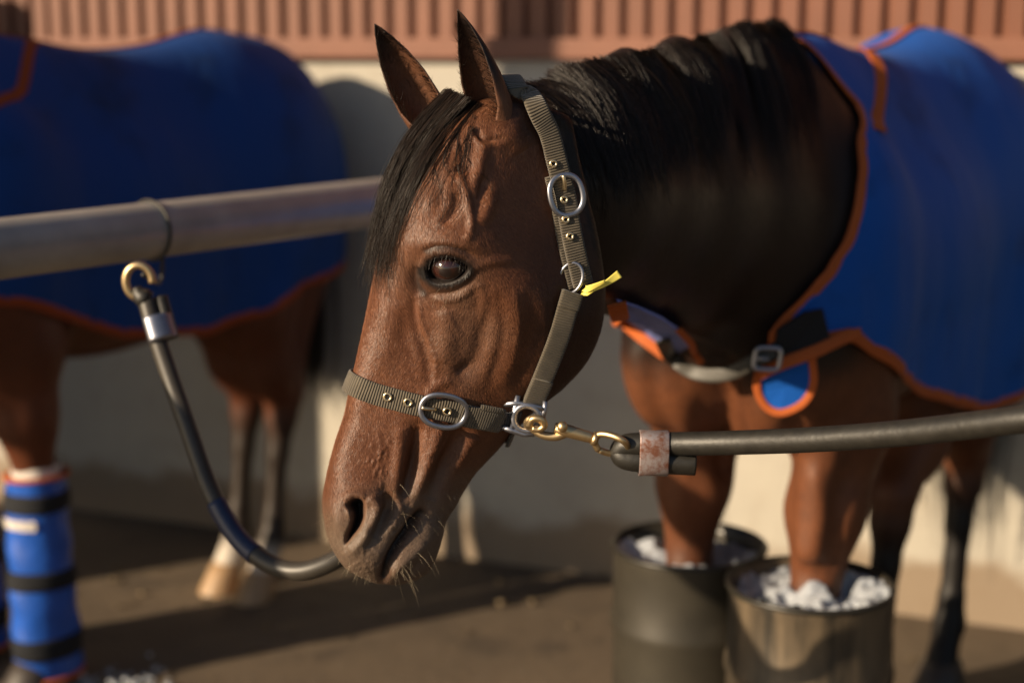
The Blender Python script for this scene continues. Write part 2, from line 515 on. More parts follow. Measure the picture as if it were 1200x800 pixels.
# odd-reflected smooth interpolation across phi
_kk = np.concatenate([-kn[1:3][::-1], kn, 2 * math.pi - kn[-3:-1][::-1]])
_ww = np.concatenate([-Wk[:, 1:3][:, ::-1], Wk, -Wk[:, -3:-1][:, ::-1]], 1)
def pchip_rows(x, Y, xq):
    h = np.diff(x); dl = np.diff(Y, axis=1) / h
    m = np.empty_like(Y); m[:, 1:-1] = (dl[:, :-1] * h[1:] + dl[:, 1:] * h[:-1]) / (h[1:] + h[:-1]); m[:, 0] = dl[:, 0]; m[:, -1] = dl[:, -1]
    i = np.clip(np.searchsorted(x, xq) - 1, 0, len(x) - 2); t = (xq - x[i]) / h[i]
    return (2 * t**3 - 3 * t**2 + 1) * Y[:, i] + (t**3 - 2 * t**2 + t) * h[i] * m[:, i] + (-2 * t**3 + 3 * t**2) * Y[:, i + 1] + (t**3 - t**2) * h[i] * m[:, i + 1]
Wp = np.maximum(pchip_rows(_kk, _ww, phi), 0)
tau = (1 - np.cos(phi)) / 2
AB = Dr[:, None] * (1 - tau)[None, :, None] + Vr[:, None] * tau[None, :, None]
HB = np.concatenate([AB, Wp[..., None]], -1)         # near half of the head, local coordinates
def smooth_grid(A, n):
    for _ in range(n):
        A[1:-1] = A[1:-1] * .5 + (A[:-2] + A[2:]) * .25
        A[:, 1:-1] = A[:, 1:-1] * .5 + (A[:, :-2] + A[:, 2:]) * .25
    return A
HB[..., 2] = smooth_grid(HB[..., 2].copy(), 10) * np.clip(phi / .05, 0, 1)[None] * np.clip((math.pi - phi) / .05, 0, 1)[None]
def grid_normals(G3):
    du = np.gradient(G3, axis=0); dv = np.gradient(G3, axis=1)
    n = np.cross(du, dv); n = unit(n)
    if n[NS // 2, NPH // 2, 2] < 0: n = -n
    return n
U0, V0 = project(h2w(HB))
PX = np.stack([U0, V0], -1)
def dline(pts):
    """distance in px from every surface point to a polyline (smoothed), plus parameter"""
    p = catmull(np.array(pts, float), max(8, 6 * len(pts))) if len(pts) > 2 else np.array(pts, float)
    best = np.full(PX.shape[:2], 1e9); par = np.zeros(PX.shape[:2]); n = len(p) - 1
    lo = p.min(0) - 90; hi = p.max(0) + 90
    msk = (PX[..., 0] > lo[0]) & (PX[..., 0] < hi[0]) & (PX[..., 1] > lo[1]) & (PX[..., 1] < hi[1])
    q = PX[msk]; bb = np.full(len(q), 1e9); pp = np.zeros(len(q))
    for i in range(n):
        a, b = p[i], p[i + 1]; ab = b - a; L2 = ab @ ab + 1e-9
        t = np.clip((q - a) @ ab / L2, 0, 1); dd = np.linalg.norm(q - a - t[:, None] * ab, axis=1)
        s = dd < bb; bb[s] = dd[s]; pp[s] = (i + t[s]) / n
    best[msk] = bb; par[msk] = pp
    return best, par
REL = np.zeros(PX.shape[:2])
def ridge(pts, sig, amp, taper=True):
    global REL
    d, t = dline(pts)
    e = np.sin(np.clip(t, 0.0, 1.0) * math.pi) ** .5 * .75 + .25 if taper else 1.0
    REL += amp / 1000 * np.exp(-(d / sig) ** 2 / 1.0) * e
def bumpb(u, v, su, sv, amp, ang=0):
    global REL
    c, s = math.cos(math.radians(ang)), math.sin(math.radians(ang))
    x = PX[..., 0] - u; y = PX[..., 1] - v
    REL += amp / 1000 * np.exp(-((x * c + y * s) / su) ** 2 - ((-x * s + y * c) / sv) ** 2)
def inside(poly):
    """signed px distance to a closed smooth outline, positive inside"""
    p = catmull(np.array(poly, float), 90, closed=True); x, y = PX[..., 0], PX[..., 1]
    lo = p.min(0) - 25; hi = p.max(0) + 25
    msk = (x > lo[0]) & (x < hi[0]) & (y > lo[1]) & (y < hi[1]); q = PX[msk]
    ins = np.zeros(len(q), bool); dd = np.full(len(q), 1e9)
    for i in range(len(p)):
        a, b = p[i], p[(i + 1) % len(p)]; ab = b - a
        t = np.clip((q - a) @ ab / (ab @ ab + 1e-9), 0, 1); dd = np.minimum(dd, np.linalg.norm(q - a - t[:, None] * ab, axis=1))
        cr = ((a[1] > q[:, 1]) != (b[1] > q[:, 1])) & (q[:, 0] < (b[0] - a[0]) * (q[:, 1] - a[1]) / (b[1] - a[1] + 1e-12) + a[0])
        ins ^= cr
    out = np.full(PX.shape[:2], -25.0); out[msk] = np.where(ins, dd, -dd); return out
def sstep(x, a, b):
    t = np.clip((x - a) / (b - a), 0, 1); return t * t * (3 - 2 * t)

# --- large forms
bumpb(620, 380, 55, 70, 6)                                  # masseter
ridge([(560, 335), (566, 380), (556, 425), (538, 445)], 11, -5.0)
ridge([(520, 362), (524, 392), (519, 425)], 13, 6.0)        # end of the facial crest
ridge([(484, 350), (487, 380), (497, 408), (505, 448)], 6, -3.5)
ridge([(463, 350), (455, 400), (447, 440)], 14, 3.0)        # nasal bone shoulder
ridge([(472, 360), (478, 400), (488, 440)], 8, -1.5)
ridge([(560, 330), (566, 352), (562, 380)], 6, 3.0)
ridge([(530, 446), (508, 452), (500, 470)], 6, 2.5)
ridge([(535, 437), (550, 425)], 7, -4)
for x, a in ((585, -2.0), (600, 1.6), (616, -1.6), (632, 1.4), (650, -1.2)):
    ridge([(x, 345), (x + 3, 390), (x - 12, 450)], 6, a)
# brow, orbit, temple
bumpb(522, 284, 40, 16, 8)
bumpb(500, 245, 34, 34, 3)
ridge([(537, 205), (546, 230), (551, 262), (546, 280)], 4.5, 4.5)
ridge([(536, 225), (532, 245), (520, 262)], 9, -4.5)
ridge([(512, 215), (516, 235), (508, 255)], 7, -2.6)
ridge([(545, 168), (541, 188), (547, 205)], 11, -4.5)
ridge([(567, 170), (562, 192), (557, 212), (558, 232)], 7, 4.5)
ridge([(566, 205), (562, 235)], 8, -5)
ridge([(574, 222), (570, 245), (560, 262)], 8, 5)
ridge([(578, 160), (600, 160), (612, 176)], 13, 6)
ridge([(556, 150), (568, 164), (590, 162)], 4, -3.5)
ridge([(548, 148), (562, 168), (578, 170)], 3, 2)
ridge([(496, 292), (515, 286), (538, 290), (556, 300)], 2.6, -2.6)
ridge([(502, 297), (522, 293), (545, 298)], 3.0, 1.2)
ridge([(486, 312), (486, 330), (492, 345)], 7, -5)          # hollow before the eye
ridge([(503, 343), (528, 342), (550, 330), (558, 318)], 3.0, -2.2)
ridge([(508, 349), (533, 349), (553, 338)], 3.5, 2.2)
ridge([(556, 312), (575, 306), (600, 305)], 5, 2.0)
# veins
for pl, s_, a_ in (([(490, 352), (493, 375), (503, 400), (511, 425), (508, 447)], 2.2, 1.5),
                   ([(520, 352), (528, 372), (540, 395)], 1.8, 1.0), ([(448, 300), (455, 340), (452, 380)], 2.2, .9),
                   ([(600, 335), (606, 380), (596, 430)], 2.4, 1.0), ([(478, 270), (470, 300), (474, 335)], 2.2, 1.1),
                   ([(500, 500), (497, 520), (488, 545)], 2.0, 1.0), ([(500, 215), (492, 240), (497, 265)], 2.2, 1.0),
                   ([(440, 500), (447, 525), (441, 552)], 2.2, .9)):
    ridge(pl, s_, a_)
# --- below the noseband
ridge([(489, 500), (486, 530), (481, 556), (473, 582)], 8.5, -13)
ridge([(470, 500), (468, 535), (464, 570), (462, 596)], 8, 4.0)
ridge([(517, 497), (508, 525), (497, 552), (484, 582)], 8, 6.5)
ridge([(503, 535), (512, 527), (522, 510)], 2.2, -2.0)
ridge([(538, 502), (527, 528), (514, 556), (503, 585)], 9, -9)
ridge([(556, 510), (542, 530), (530, 552)], 7, 5)
ridge([(560, 545), (535, 585)], 12, -4)
bumpb(445, 560, 16, 34, -2)
# nostril
ridge([(432, 582), (441, 592), (439, 610), (428, 628), (411, 646)], 7, 8)
bumpb(397, 604, 10, 26, 5)
ridge([(404, 586), (414, 578), (428, 580)], 6, 5)
ridge([(452, 577), (457, 592), (449, 608), (436, 628)], 8, -13)
ridge([(466, 590), (460, 610), (448, 632)], 8, 3.5)
nos = inside([(406, 590), (416, 583), (426, 587), (428, 602), (423, 618), (412, 631), (405, 637), (404, 628), (409, 615), (411, 603)])
REL -= .030 * sstep(nos, -1.5, 7)
bumpb(411, 599, 4, 6, 5)
# mouth and lips
ridge([(448, 677), (456, 655), (470, 633), (484, 614), (494, 598)], 6, -13)
ridge([(489, 606), (482, 622)], 8, -6)
ridge([(498, 636), (482, 650), (466, 664), (458, 672)], 8, 8)
bumpb(506, 622, 14, 14, 4)
bumpb(430, 655, 26, 16, 4)
ridge([(430, 640), (442, 630), (450, 617)], 6, -1.5)
for k in range(26):       # pimpled skin of the muzzle and the warts beside the nostril
    u_ = 447 + RNG.normal() * 6; v_ = 550 + RNG.normal() * 22
    bumpb(u_, v_, 1.9, 1.9, 1.3)
for k in range(170):
    t_ = RNG.random(); u_ = 408 + 75 * t_ + RNG.normal() * 12; v_ = 664 - 70 * t_ + RNG.normal() * 13
    bumpb(u_, v_, 1.6, 2.4, .55 * (1 if RNG.random() < .6 else -1), 45)
# eye opening
lid = inside([(499, 317), (503, 307), (514, 302), (529, 302), (541, 307), (549, 314), (543, 322), (530, 329), (514, 331), (503, 326)])
REL += .0020 * np.exp(-((lid + 6) / 5.0) ** 2)
REL += .0014 * np.exp(-((lid + 1.8) / 1.5) ** 2)
REL -= .024 * sstep(lid, -.8, 3.5)
# skin irregularity
def vnoise(x, y, s, seed):
    r = np.random.default_rng(seed).random((256, 256)); x = x / s + 500; y = y / s + 500
    i = np.floor(x).astype(int); j = np.floor(y).astype(int); fx = x - i; fy = y - j
    fx = fx * fx * (3 - 2 * fx); fy = fy * fy * (3 - 2 * fy); g = lambda a, b: r[a % 256, b % 256]
    return (g(i, j) * (1 - fx) + g(i + 1, j) * fx) * (1 - fy) + (g(i, j + 1) * (1 - fx) + g(i + 1, j + 1) * fx) * fy - .5
REL += .0012 * vnoise(PX[..., 0], PX[..., 1], 26, 1) + .0004 * vnoise(PX[..., 0], PX[..., 1], 9, 2)
REL = smooth_grid(REL, 1)
edge = sstep(np.sin(phi), .05, .33)[None] * sstep(np.arange(NS), 4, 40)[:, None]
REL *= edge
NB = grid_normals(HB)
HN = HB + NB * REL[..., None]
# colour masks
u_, v_ = U0, V0
jit = 14 * vnoise(u_, v_, 18, 5) + 8 * vnoise(u_, v_, 6, 6)
MUZ = sstep(v_ + .25 * (u_ - 420) + jit, 550, 632)
EYEM = np.clip(np.exp(-((u_ - 520) / 40) ** 2 - ((v_ - 318) / 30) ** 2) * 1.1, 0, 1)
GREY = np.clip(MUZ * .9 + EYEM * .4 + .3 * sstep(-np.abs(u_ - 545 + jit) - np.abs(v_ - 395) * .6, -75, -10), 0, 1)
DARK = np.clip(sstep(lid, -5, 0) * .9 + .9 * sstep(lid, -12, -4) + sstep(nos, -2, 4) + .85 * np.exp(-(dline([(488, 315), (488, 333), (495, 342)])[0] / 6) ** 2)
               + .8 * np.exp(-(dline([(499, 292), (520, 287), (545, 292)])[0] / 4) ** 2) + .7 * sstep(u_ + .25 * v_ + jit, 680, 760) + .92 * sstep(u_ - (612 + (v_ - 110) * .33) + .5 * jit, 18, 40) * sstep(-v_, -360, -290), 0, 1)  # last term: shade behind the crown strap put into the coat colour
DARK = np.clip(DARK + .8 * sstep(u_ - .9 * v_ + jit, 455, 500) * sstep(-v_, -230, -150), 0, 1)  # shade at the poll put into the colour as well
DARK = np.clip(DARK + 1.0 * np.exp(-(dline([(449, 675), (456, 656), (470, 634), (484, 613), (494, 600)])[0] / 6.5) ** 2), 0, 1)  # darkness of the mouth gap put into the colour
DARK = np.clip(DARK + .35 * sstep(REL, -.002, -.009), 0, 1) if False else DARK
GREY = GREY * (1 - DARK)
# assemble both halves
near = HN.copy(); far = HN.copy(); far[..., 2] *= -1
far = far[:, 1:-1]
headV = np.concatenate([near.reshape(-1, 3), far.reshape(-1, 3)])
def hid(i, j): return i * NPH + j
i = np.arange(NS - 1)[:, None]; j = np.arange(NPH - 1)[None]
Fn = np.stack([hid(i, j), hid(i, j + 1), hid(i + 1, j + 1), hid(i + 1, j)], -1).reshape(-1, 4)
base = NS * NPH
fid = np.full((NS, NPH), -1); fid[:, 1:-1] = base + np.arange(NS * (NPH - 2)).reshape(NS, NPH - 2)
fid[:, 0] = hid(np.arange(NS), 0); fid[:, -1] = hid(np.arange(NS), NPH - 1)
Ff = np.stack([fid[:-1, :-1], fid[1:, :-1], fid[1:, 1:], fid[:-1, 1:]], -1).reshape(-1, 4)
headF = np.concatenate([Fn, Ff])
headW = h2w(headV)
# make the faces point outwards
_v = headW[Fn[len(Fn) // 2]]; _n = np.cross(_v[1] - _v[0], _v[2] - _v[0])
if _n @ HLat < 0: headF = headF[:, ::-1]
two = lambda A: np.concatenate([A.reshape(-1), A[:, 1:-1].reshape(-1)])
headDark, headGrey = two(DARK), two(GREY)
HBVH = BVHTree.FromPolygons([tuple(v) for v in headW[:base:1]], [tuple(int(x) for x in f) for f in Fn[::1]]) if False else None
_sub = 4   # coarse tree is enough for straps and hair
_gi = np.unique(np.append(np.arange(0, NS, _sub), NS - 1)); _gj = np.unique(np.append(np.arange(0, NPH, _sub), NPH - 1))
def coarse(grid):
    g = grid[np.ix_(_gi, _gj)]; n, k = g.shape[:2]
    f = [(a * k + b, a * k + b + 1, (a + 1) * k + b + 1, (a + 1) * k + b) for a in range(n - 1) for b in range(k - 1)]
    return g.reshape(-1, 3), f
_sm = HB + NB * (smooth_grid(np.clip(REL, -.006, .02), 12))[..., None]
_g1, _f1 = coarse(_sm); _g2 = _g1 * np.array([1, 1, -1])
HEADT = BVHTree.FromPolygons([tuple(v) for v in np.concatenate([h2w(_g1), h2w(_g2)])], _f1 + [tuple(x + len(_g1) for x in f) for f in _f1])
def hit_px(u, v, tree=None):
    d = unit(ray(u, v)); r = (tree or HEADT).ray_cast(Vector(CAM), Vector(d))
    if r[0] is None: return None, None
    n = np.array(r[1]); n = n if n @ d < 0 else -n
    return np.array(r[0]), n
def surf_path(px, n, lift=.002):
    """px control points on the near side of the head -> world points and outward normals"""
    p = catmull(np.array(px, float), n); W = []; Nn = []
    for u, v in p:
        h, nn = hit_px(u, v)
        if h is None:
            b = HEADT.find_nearest(Vector(h2w(Q(u, v, 0.02)))); h = np.array(b[0]); nn = np.array(b[1])
        W.append(h + nn * lift); Nn.append(nn)
    W = np.array(W); Nn = np.array(Nn)
    for _ in range(3):
        W[1:-1] = W[1:-1] * .5 + (W[:-2] + W[2:]) * .25; Nn[1:-1] = Nn[1:-1] * .5 + (Nn[:-2] + Nn[2:]) * .25
    return W, unit(Nn)

# ------------------------------------------------------------------ implicit bodies
class Field:
    def __init__(s, lo, hi, h):
        s.lo = np.array(lo, float); s.h = h; s.n = np.ceil((np.array(hi) - lo) / h).astype(int) + 1
        s.ax = [(s.lo[k] + h * np.arange(s.n[k])).astype(np.float32) for k in range(3)]
        s.F = np.full(tuple(s.n), .35, np.float32)
    def put(s, fn, lo, hi, k, m=.12):
        sl = []
        for a in range(3):
            i0 = max(0, int((lo[a] - m - s.lo[a]) / s.h)); i1 = min(s.n[a], int((hi[a] + m - s.lo[a]) / s.h) + 2)
            if i1 <= i0: return
            sl.append(slice(i0, i1))
        X = s.ax[0][sl[0]][:, None, None]; Y = s.ax[1][sl[1]][None, :, None]; Z = s.ax[2][sl[2]][None, None]
        d = fn(X, Y, Z).astype(np.float32); f = s.F[tuple(sl)]
        hh = np.maximum(k - np.abs(f - d), 0) / k
        s.F[tuple(sl)] = np.minimum(f, d) - hh * hh * k * .25
    def ell(s, c, r, k=.06, rot=0):
        c = np.array(c, float); r = np.array(r, float); cs, sn = math.cos(math.radians(rot)), math.sin(math.radians(rot))
        def fn(X, Y, Z):
            x = X - c[0]; z = Z - c[2]; x, z = x * cs + z * sn, -x * sn + z * cs
            q = np.sqrt((x / r[0]) ** 2 + ((Y - c[1]) / r[1]) ** 2 + (z / r[2]) ** 2)
            q2 = np.sqrt((x / r[0]**2) ** 2 + ((Y - c[1]) / r[1]**2) ** 2 + (z / r[2]**2) ** 2) + 1e-6
            return q * (q - 1) / q2
        m = r.max(); s.put(fn, c - [m, r[1], m], c + [m, r[1], m], k)
    def cone(s, a, b, ra, rb, k=.04, ys=1.0):
        """rounded cone; ys widens it sideways"""
        a = np.array(a, float); b = np.array(b, float); ab = b - a; L2 = ab @ ab
        def fn(X, Y, Z):
            x, y, z = X - a[0], Y - a[1], Z - a[2]
            t = np.clip((x * ab[0] + y * ab[1] + z * ab[2]) / L2, 0, 1)
            return (np.sqrt((x - t * ab[0]) ** 2 + ((y - t * ab[1]) / ys) ** 2 + (z - t * ab[2]) ** 2) - (ra + (rb - ra) * t)) * min(1, ys)
        m = max(ra, rb); s.put(fn, np.minimum(a, b) - m, np.maximum(a, b) + m, k)
    def chain(s, pts, k=.04, ys=1.0):
        for (a, ra), (b, rb) in zip(pts[:-1], pts[1:]): s.cone(a, b, ra, rb, k, ys)
def surface_nets(F, lo, h):
    S = F < 0
    c = [S[i:S.shape[0] - 1 + i, j:S.shape[1] - 1 + j, k:S.shape[2] - 1 + k] for i in (0, 1) for j in (0, 1) for k in (0, 1)]
    anyc = np.logical_or.reduce(c); allc = np.logical_and.reduce(c)
    I = np.argwhere(anyc & ~allc); idx = np.full(anyc.shape, -1, np.int32); idx[tuple(I.T)] = np.arange(len(I))
    off = np.array([(i, j, k) for i in (0, 1) for j in (0, 1) for k in (0, 1)])
    val = np.stack([F[tuple((I + o).T)] for o in off], 1)
    acc = np.zeros((len(I), 3)); cnt = np.zeros(len(I))
    for p in range(8):
        for q in range(p + 1, 8):
            if np.abs(off[p] - off[q]).sum() != 1: continue
            m = (val[:, p] < 0) != (val[:, q] < 0)
            t = val[m, p] / (val[m, p] - val[m, q])
            acc[m] += off[p] + t[:, None] * (off[q] - off[p]); cnt[m] += 1
    V = lo + h * (I + acc / cnt[:, None])
    Fs = []
    for a in range(3):
        sl0 = [slice(None)] * 3; sl1 = [slice(None)] * 3
        sl0[a] = slice(0, -1); sl1[a] = slice(1, None)
        A, B = S[tuple(sl0)], S[tuple(sl1)]
        e = np.argwhere(A != B); b, cc = (a + 1) % 3, (a + 2) % 3
        e = e[(e[:, b] > 0) & (e[:, cc] > 0) & (e[:, b] < F.shape[b] - 1) & (e[:, cc] < F.shape[cc] - 1)]
        q = []
        for db, dc in ((1, 1), (0, 1), (0, 0), (1, 0)):
            o = e.copy(); o[:, b] -= db; o[:, cc] -= dc; q.append(idx[tuple(o.T)])
        q = np.stack(q, 1); inn = A[tuple(e.T)]
        q[~inn] = q[~inn][:, ::-1]; Fs.append(q)
    return V, np.concatenate(Fs)
def relax(V, F, n=2, w=.5):
    for _ in range(n):
        s = np.zeros_like(V); c = np.zeros(len(V))
        for k in range(4):
            for m in ((k + 1) % 4, (k - 1) % 4):
                np.add.at(s, F[:, k], V[F[:, m]]); np.add.at(c, F[:, k], 1)
        V = V * (1 - w) + w * s / c[:, None]
    return V
def trunk(f):
    f.ell((-.46, 0, 1.09), (.56, .27, .335), .1)
    f.ell((-.04, 0, 1.10), (.26, .225, .33), .12)
    for s in (-1, 1):
        f.ell((.085, s * .115, 1.00), (.16, .105, .20), .03)         # breast muscle
        f.ell((-.03, s * .15, 1.12), (.15, .10, .27), .08, 12)      # shoulder
        f.ell((-1.00, s * .13, 1.08), (.25, .15, .34), .1, 8)
    f.ell((-.95, 0, 1.235), (.36, .25, .325), .12)
    f.ell((-.14, 0, 1.42), (.26, .065, .13), .1)
    f.cone((-.2, 0, 1.375), (-.85, 0, 1.405), .12, .13, .1)
    f.ell((-1.12, 0, 1.34), (.16, .12, .17), .1)
def legs(f, front, hind):
    """front / hind: lists of (side, dx forward shift of the foot, lift bend)"""
    for y, dx in front:
        s = 1 if y > 0 else -1
        f.chain([((-.03, s * .14, 1.02), .115), ((-.05 + dx * .3, y, .86), .098), ((-.02 + dx * .6, y, .68), .068), ((.0 + dx, y, .50), .043)], .05)
        f.cone((.05 + dx * .4, y + s * .01, .84), (.035 + dx, y, .62), .050, .026, .02)
        f.cone((-.09 + dx * .4, y, .86), (-.045 + dx, y, .62), .045, .024, .02)
        f.chain([((.005 + dx, y, .50), .048), ((.0 + dx, y, .43), .041), ((-.005 + dx, y, .36), .030), ((-.005 + dx, y, .22), .030), ((.0 + dx, y, .16), .038),
                 ((.035 + dx, y, .09), .034), ((.05 + dx, y, .06), .042)], .02)
    for y, dx in hind:
        s = 1 if y > 0 else -1
        f.chain([((-.94, s * .14, 1.0), .135), ((-.90 + dx * .3, y, .84), .105), ((-.98 + dx * .6, y, .66), .070), ((-1.06 + dx, y, .56), .052)], .05)
        f.cone((-1.10, s * .13, .95), (-1.08 + dx * .8, y, .60), .09, .035, .06)
        f.chain([((-1.075 + dx, y, .57), .050), ((-1.055 + dx, y, .50), .045), ((-1.035 + dx, y, .40), .031), ((-1.01 + dx, y, .22), .030), ((-1.0 + dx, y, .16), .038),
                 ((-.96 + dx, y, .09), .034), ((-.945 + dx, y, .06), .042)], .02)
def neck(f, pts, k=.08):
    """pts: (x, y, zc, half height, half width)"""
    for p, q in zip(pts[:-1], pts[1:]):
        p = np.array(p, float); q = np.array(q, float); ab = q[:3] - p[:3]; L2 = ab @ ab
        def fn(X, Y, Z, p=p, q=q, ab=ab, L2=L2):
            x, y, z = X - p[0], Y - p[1], Z - p[2]
            t = np.clip((x * ab[0] + y * ab[1] + z * ab[2]) / L2, 0, 1)
            rv = p[3] + (q[3] - p[3]) * t; rl = p[4] + (q[4] - p[4]) * t
            dx, dy, dz = x - t * ab[0], y - t * ab[1], z - t * ab[2]
            # narrower towards the crest
            taper = 1 - .38 * np.clip(dz / rv, 0, 1)
            rl = rl * taper
            g = np.sqrt((dx / rl) ** 2 + (dy / rl) ** 2 + (dz / rv) ** 2)
            return (g - 1) * np.minimum(rl, rv)
        m = max(p[3], q[3]); f.put(fn, np.minimum(p[:3], q[:3]) - m, np.maximum(p[:3], q[:3]) + m, k)
def hoof(name, x, y, mat, parent, rx=.066, tilt=.03):
    prof = [(rx, 0), (rx * 1.0, .012), (rx * .82, .055), (rx * .70, .078), (rx * .5, .082), (0.001, .08)]
    V, F, U = lathe(prof, 24)
    V = np.array(V); V[:, 0] = V[:, 0] * 1.12 - V[:, 2] * .45 + .02; V += [x, y, 0.002]
    mb = MB(); mb.add(V, F, U); mb.add(*lathe([(rx, 0.0), (.001, 0.0)], 24)[:2]) if False else None
    return mb.build(name, mat, parent)

# ---- the front horse
horse = thing('horse', 'bay horse in the foreground wearing an olive halter, head lowered in profile', 'horse', O_MAIN, HROT)
pollL = frame_local(O_MAIN, h2w(np.array([[*Q(640, 215, 0)[:2], -.005], [*Q(600, 190, 0)[:2], -.005]])))
def neckpt(u, vt, vb, Y):      # crest and throat pixels at a depth -> local centre and half height
    a = frame_local(O_MAIN, P(u, vt, Y)); b = frame_local(O_MAIN, P(u, vb, Y)); return a, b
NK = []
for (u, vt, vb, Y, hw) in ((905, 48, 440, 2.98, .165), (850, 62, 392, 2.80, .138), (790, 78, 362, 2.62, .116), (730, 92, 348, 2.45, .105), (678, 108, 330, 2.30, .100), (645, 122, 290, 2.22, .082)):
    a, b = neckpt(u, vt, vb, Y); NK.append((*((a + b) / 2), (a[2] - b[2]) / 2, hw))
print('neck pts', [[round(float(x), 2) for x in p] for p in NK])
fm = Field((-1.45, -.42, -.02), (1.15, .45, 1.80), .0125)
trunk(fm)
_keep = fm.F.copy(); neck(fm, NK)
TV, TF = surface_nets(fm.F, fm.lo, fm.h); TV = relax(TV, TF, 2)     # without legs, used to drape the rug
fm.F = _keep
BAR_N = G(949, 684, .55); BAR_F = G(807, 638, .55)
_bn, _bf = frame_local(O_MAIN, BAR_N), frame_local(O_MAIN, BAR_F)
print('barrels', BAR_N, BAR_F, _bn, _bf)
_hf = frame_local(O_MAIN, G(1036, 684, .36)); print('far hind', _hf)
legs(fm, [(_bn[1], _bn[0] - .02), (_bf[1], _bf[0] + .0)], [(.15, .12), (_hf[1], _hf[0] + 1.03)])
neck(fm, NK)
BV, BF = surface_nets(fm.F, fm.lo, fm.h); BV = relax(BV, BF, 1)
_pu, _pv = project(frame_world(O_MAIN, BV)); _front = (BV[:, 0] > -.02) & (BV[:, 2] < 1.12)
_nrm = np.zeros_like(BV); _fn = np.cross(BV[BF[:, 1]] - BV[BF[:, 0]], BV[BF[:, 2]] - BV[BF[:, 0]])
for _k in range(4): np.add.at(_nrm, BF[:, _k], _fn)
_nrm = unit(_nrm)
def body_ridge(pts, sig, amp):
    p = catmull(np.array(pts, float), 30); m_ = np.where(_front)[0]; q = np.stack([_pu[m_], _pv[m_]], 1)
    d = np.sqrt(((q[:, None] - p[None]) ** 2).sum(-1)).min(1)
    BV[m_] += _nrm[m_] * (amp / 1000 * np.exp(-(d / sig) ** 2))[:, None] * np.sign((_nrm[m_] @ np.array([1.0, 0, 0])) + .3)[:, None].clip(0, 1)
body_ridge([(846, 425), (850, 470), (846, 525), (850, 552)], 11, -20)
body_ridge([(815, 440), (806, 480), (818, 525)], 18, 9)
body_ridge([(880, 445), (892, 485), (884, 530)], 18, 9)
body_ridge([(915, 440), (935, 490), (915, 545), (905, 570)], 13, -13)
body_ridge([(765, 425), (768, 470), (790, 515)], 13, -9)
body_ridge([(740, 420), (742, 460), (758, 505)], 16, 7)
body_ridge([(955, 560), (962, 600), (958, 650)], 9, 6)
body_ridge([(985, 560), (980, 610), (975, 660)], 7, -6)
bodyW = frame_world(O_MAIN, BV)
TRUNK = BVHTree.FromPolygons([tuple(v) for v in BV], [tuple(int(x) for x in f) for f in BF])
NECKT = BVHTree.FromPolygons([tuple(v) for v in bodyW], [tuple(int(x) for x in f) for f in BF])
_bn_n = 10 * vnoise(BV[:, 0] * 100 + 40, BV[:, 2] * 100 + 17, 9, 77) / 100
bd = np.clip(sstep(-BV[:, 2], -.60, -.42) + .93 * sstep(BV[:, 2] + .25 * BV[:, 0] + _bn_n, .93, 1.08) * sstep(BV[:, 0], -.45, -.3), 0, 1)  # black lower legs; the neck's shade is also put into the coat colour
HVl = frame_local(O_MAIN, headW)
# ears: rolled leaf-shaped shells joined into the body mesh
def ear(tipW, baseW, width, openW, roll=2.0, thick=.0035, bend=(0, 0, 0), indark=.3):
    """hollow ear from base to tip, opening towards openW"""
    tipW = np.array(tipW); baseW = np.array(baseW); ax = unit(tipW - baseW); L = np.linalg.norm(tipW - baseW)
    o = unit(openW - (openW @ ax) * ax); s = np.cross(ax, o)
    baseW = baseW - ax * .030; L = L + .030; nt_, na = 64, 44; R = []
    t = np.linspace(0, 1, nt_)
    wd = np.interp(t, [0, .12, .3, .5, .7, .85, .95, 1], [.98, .96, 1.0, .93, .70, .42, .18, .02]) * width / 2
    ph = np.interp(t, [0, .12, .3, .6, 1], [math.pi * .985, roll * 1.3, roll, roll * .85, roll * .62])
    outer = np.empty((nt_, na, 3)); inner = np.empty((nt_, na, 3))
    for a in range(nt_):
        an = np.linspace(-ph[a], ph[a], na)
        cen = baseW + ax * L * t[a] + np.array(bend) * math.sin(math.pi * t[a]) * 1.0
        for r_, G_ in ((wd[a], outer), (max(wd[a] - thick * (1 - .6 * t[a]), wd[a] * .25), inner)):
            G_[a] = cen + r_ * (-np.cos(an)[:, None] * o * .85 + np.sin(an)[:, None] * s)
    V = np.concatenate([outer.reshape(-1, 3), inner.reshape(-1, 3)]); n1 = nt_ * na; F = []
    for a in range(nt_ - 1):
        for b in range(na - 1):
            p, q, r_, w_ = a * na + b, a * na + b + 1, (a + 1) * na + b + 1, (a + 1) * na + b
            F.append((p, q, r_, w_)); F.append((n1 + w_, n1 + r_, n1 + q, n1 + p))
        for b in (0, na - 1):
            p, w_ = a * na + b, (a + 1) * na + b
            F.append((p, w_, n1 + w_, n1 + p) if b == 0 else (p, n1 + p, n1 + w_, w_))
    for b in range(na - 1):
        p = (nt_ - 1) * na + b; F.append((p, p + 1, n1 + p + 1, n1 + p))
    dark = np.concatenate([np.repeat(sstep(t, .3, .6) * .7 + .3, na), np.repeat(indark + (.9 - indark) * sstep(t, .35 if indark > .4 else .55, .9), na)])
    return V, np.array(F), dark, outer, inner, ax, o
nearBase = h2w(Q(580, 143, .034)); nearTip = h2w(Q(536, 11, .046))
farBase = h2w(Q(500, 136, -.050)); farTip = h2w(Q(439, 28, -.060))
eN = ear(nearTip, nearBase, .062, np.array([-.62, -.72, -.1]), 2.1, indark=.55)
eF = ear(farTip, farBase, .060, np.array([.15, -.98, -.25]), 1.9)
Vall = [BV, HVl]; Fall = [BF, headF + len(BV)]; n0 = len(BV) + len(HVl)
